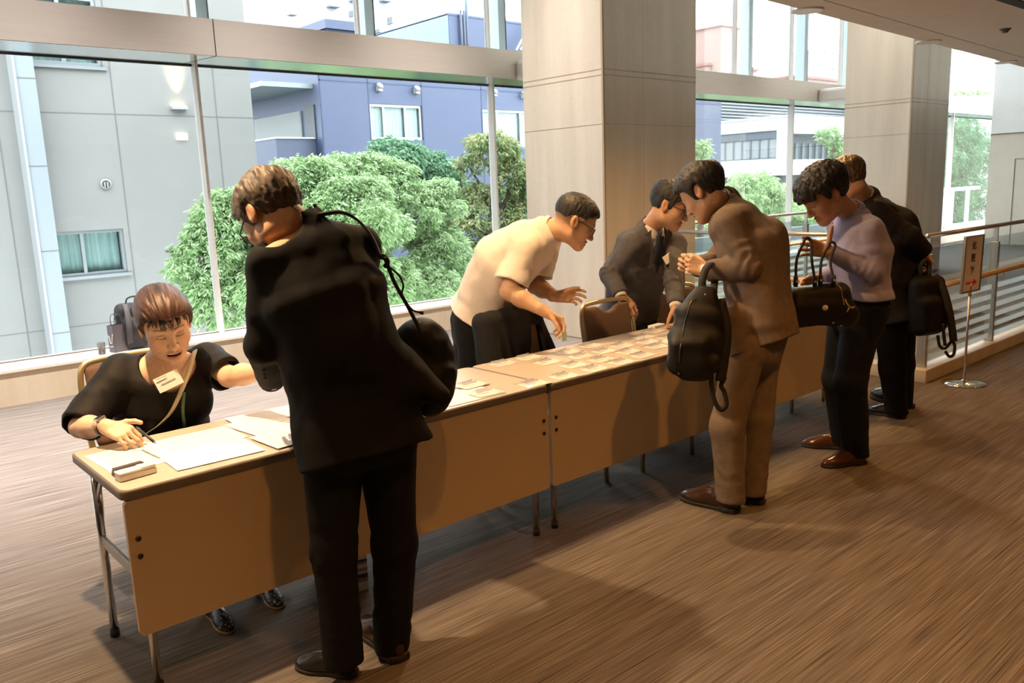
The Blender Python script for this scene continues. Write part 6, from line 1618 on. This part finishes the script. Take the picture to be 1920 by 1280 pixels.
b = MB(); b.ribbon(bez([atd(1316, 546, 3.72), atd(1318, 520, 3.74), atd(1326, 500, 3.80), atd(1336, 494, 3.93), atd(1340, 520, 3.98), atd(1338, 545, 3.80)], 6), .034, .008, tuple(np.cross(FW, V3(.1, .1, 1)))); b.build('grab_strap', M_STRAP, r)
b = MB(); b.ribbon(bez([atd(1350, 560, 3.74), atd(1362, 620, 3.72), atd(1356, 680, 3.72), atd(1350, 715, 3.72)], 6), .045, .012, tuple(RT)); b.build('shoulder_strap', M_STRAP, r)
b = MB(); b.ribbon(bez([atd(1334, 690, 3.72), atd(1334, 720, 3.72), atd(1340, 752, 3.72), atd(1352, 768, 3.72), atd(1362, 758, 3.72), atd(1358, 735, 3.72), atd(1352, 722, 3.72), atd(1360, 706, 3.72)], 6), .020, .003, tuple(RT)); b.build('webbing', M_STRAP, r)
b = MB(); c = surf(S, 1322, 552, 3.2, 4.2); b.tube([c, c-FW*.006], .005, 10); c = surf(S, 1272, 700, 3.2, 4.2); b.tube([c, c-FW*.006], .004, 8); b.build('rivet', M_CHROME, r)
# handbag of the man in lavender
q = atd(1540, 570, 4.15); r = empty('handbag', tuple(q), label='black leather handbag with two looped handles held by the man in lavender', cat='bag')
Rh = basis(-52*D2R); c0 = atd(1534, 570, 4.14); S = Sdf()
u_ = nrm(V3(RT[0], RT[1], 0)); Rb = np.array([u_, V3(-u_[1], u_[0], 0), V3(0, 0, 1)])
S.u(rbox(c0, (.150, .065, .095), Rb, .045), 0); S.u(rbox(c0-V3(0, 0, .035), (.158, .075, .065), Rb, .04), .04); S.u(rbox(c0+u_*.06+V3(0, 0, .04), (.075, .05, .060), Rb, .035), .04); S.u(ell(atd(1590, 590, 4.13), (.05, .05, .05)), .05)
S.disp(fold_fn(.006, (11, 11, 9), 7)); lo, hi = bounds([c0-u_*.15, c0+u_*.2], .17); SH = S; sdf_obj('bag_body', S, lo, hi, .006, M_LEATH, r)
def loop(u0, u1, v0, ut, vt, d0, dt):
    b = MB(); w = [atd(u0, v0, d0), atd(u0+2, (v0+vt)/2, (d0+dt)/2), atd(ut-6, vt+10, dt), atd(ut, vt, dt), atd(ut+8, vt+6, dt), atd(u1-6, (v0+vt)/2, (d0+dt)/2), atd(u1, v0, d0)]
    b.tube(bez(w, 7), .0068, 8); h = b.build('handle', M_STRAP, r)
    for u in (u0, u1):
        c = atd(u, v0, d0); b = MB(); b.tube([c+V3(0, 0, .02), c-V3(0, 0, .03)], .011, 10); b.build('handle_tab', M_STRAP, h)
        b = MB(); b.tube([c-V3(0, 0, .005), c-V3(0, 0, .005)-FW*.014], .006, 10); b.build('stud', M_CHROME, h)
loop(1492, 1528, 526, 1512, 446, 4.06, 4.13); loop(1538, 1563, 524, 1558, 454, 4.06, 4.14)
b = MB(); b.tube(bez([surf(SH, *q, 3.6, 4.6) for q in ((1566, 532), (1576, 540), (1580, 556), (1583, 572))], 6), .003, 8); b.tube(bez([atd(1584, 560, 4.05), atd(1590, 572, 4.04), atd(1598, 577, 4.04), atd(1602, 574, 4.04)], 5), .004, 8); b.tube([atd(1588, 585, 4.04), atd(1593, 575, 4.04)], .004, 8); b.build('zipper', M_BRASS, r)
b = MB(); c = surf(SH, 1547, 577, 3.6, 4.6); b.tube([c+FW*.004, c-FW*.004], .014, 20); b.build('emblem', mat('pale emblem', (.60, .52, .44), .4), r)
for u, v in ((1562, 605), (1578, 610)):
    b = MB(); c = surf(SH, u, v, 3.6, 4.6); b.tube([c+FW*.003, c-FW*.005], .006, 10); b.build('rivet', M_BRASS, r)
# backpack of the man in the dark suit
q = atd(1735, 570, 5.02); r = empty('backpack', tuple(q), label='black backpack dangling behind the man in the dark suit', cat='backpack')
S = Sdf(); R = basis(22*D2R, 0, .03); c0 = atd(1737, 572, 5.03)
S.u(rbox(c0, (.115, .065, .185), R, .06), 0); S.u(rbox(c0+V3(0, 0, -.05)-R[1]*.05, (.095, .045, .11), R, .035), .03); S.u(rbox(c0+R[0]*.09-V3(0, 0, .05), (.035, .05, .10), R, .025), .03)
S.disp(fold_fn(.004, (9, 9, 7), 9)); lo, hi = bounds([c0], .27); sdf_obj('bag_body', S, lo, hi, .007, M_NYLON, r)
b = MB(); b.tube(bez([atd(1727, 516, 5.0), atd(1726, 500, 4.99), atd(1734, 488, 4.99), atd(1742, 496, 5.0), atd(1742, 516, 5.0)], 6), .014, 8); b.build('grab_strap', M_STRAP, r)
b = MB(); b.ribbon(bez([atd(1752, 516, 4.98), atd(1766, 535, 4.96), atd(1778, 575, 4.95), atd(1785, 615, 4.95), atd(1788, 640, 4.95)], 6), .042, .012, tuple(RT)); b.build('shoulder_strap', M_STRAP, r)
b = MB(); b.ribbon(bez([atd(1768, 606, 4.96), atd(1770, 630, 4.96), atd(1772, 648, 4.96)], 5), .020, .003, tuple(RT)); b.ribbon(bez([atd(1758, 628, 4.96), atd(1762, 648, 4.96), atd(1772, 653, 4.96), atd(1784, 640, 4.95), atd(1790, 648, 4.95), atd(1788, 664, 4.95), atd(1780, 668, 4.95), atd(1772, 658, 4.95)], 6), .018, .003, tuple(RT)); b.build('webbing', M_STRAP, r)
# ================================================================== camera, light, colour
cam = bpy.data.cameras.new('camera'); co = bpy.data.objects.new('camera', cam); COL.objects.link(co)
cam.sensor_fit = 'HORIZONTAL'; cam.sensor_width = 36.; cam.lens = F/1920*36.; cam.clip_end = 500; cam.clip_start = .05
co.matrix_world = Matrix(((RT[0], UP[0], -FW[0], CAM[0]), (RT[1], UP[1], -FW[1], CAM[1]), (RT[2], UP[2], -FW[2], CAM[2]), (0, 0, 0, 1)))
SC.camera = co
w = bpy.data.worlds.new('World'); SC.world = w; w.use_nodes = True
bg = w.node_tree.nodes['Background']; bg.inputs[0].default_value = (.88, .95, 1.0, 1); bg.inputs[1].default_value = 6.0
for x, y, p, n in ((-2.1, .25, 50, 'left of the table row'), (0., .38, 230, 'over the seated woman'), (2.13, .50, 115, 'over the middle table'), (4.27, .62, 75, 'over the farthest table')):
    downlight(x, y, p, 'round ceiling downlight '+n, rad=.035, col=(1, .66, .36) if x == 0 else (1, .59, .25))
downlight(5.43, cedge(5.43)-.02, 70, 'round downlight at the soffit edge, the one nearest the first column')
downlight(7.95, cedge(7.95)-.02, 60, 'round downlight at the soffit edge above the stairs')
downlight(10.45, cedge(10.45)-.02, 60, 'round downlight at the soffit edge near the end wall')
for x in (-1.9, .3, 2.3, 4.4, 6.7, 9.2):
    for y in (-1.7, -4.0):
        downlight(x, y, 78 if y > -3 else 10, 'round downlight in the soffit behind the camera' if y < -3 else 'round downlight in the soffit above the walkway', size=108, blend=.9, col=(1, .40, .07))
for i in range(11):
    downlight(-2.6+1.75*i, 3.35, 2000 if i < 7 else 650, 'round downlight in the high ceiling by the window', group='downlights in the high ceiling', z=ZH, col=(1, .91, .86), size=58, blend=1., rad=.06)
vs = SC.view_settings; vs.view_transform = 'Standard'; vs.look = 'None'; vs.gamma = 1; vs.exposure = .95; vs.use_curve_mapping = False
SC.render.film_transparent = False
cy = SC.cycles; cy.max_bounces = 8; cy.diffuse_bounces = 4; cy.glossy_bounces = 3; cy.transmission_bounces = 4; cy.transparent_max_bounces = 16
cy.caustics_reflective = False; cy.caustics_refractive = False; cy.use_denoising = True; cy.sample_clamp_indirect = 6
try: cy.denoiser = 'OPENIMAGEDENOISE'
except Exception: pass
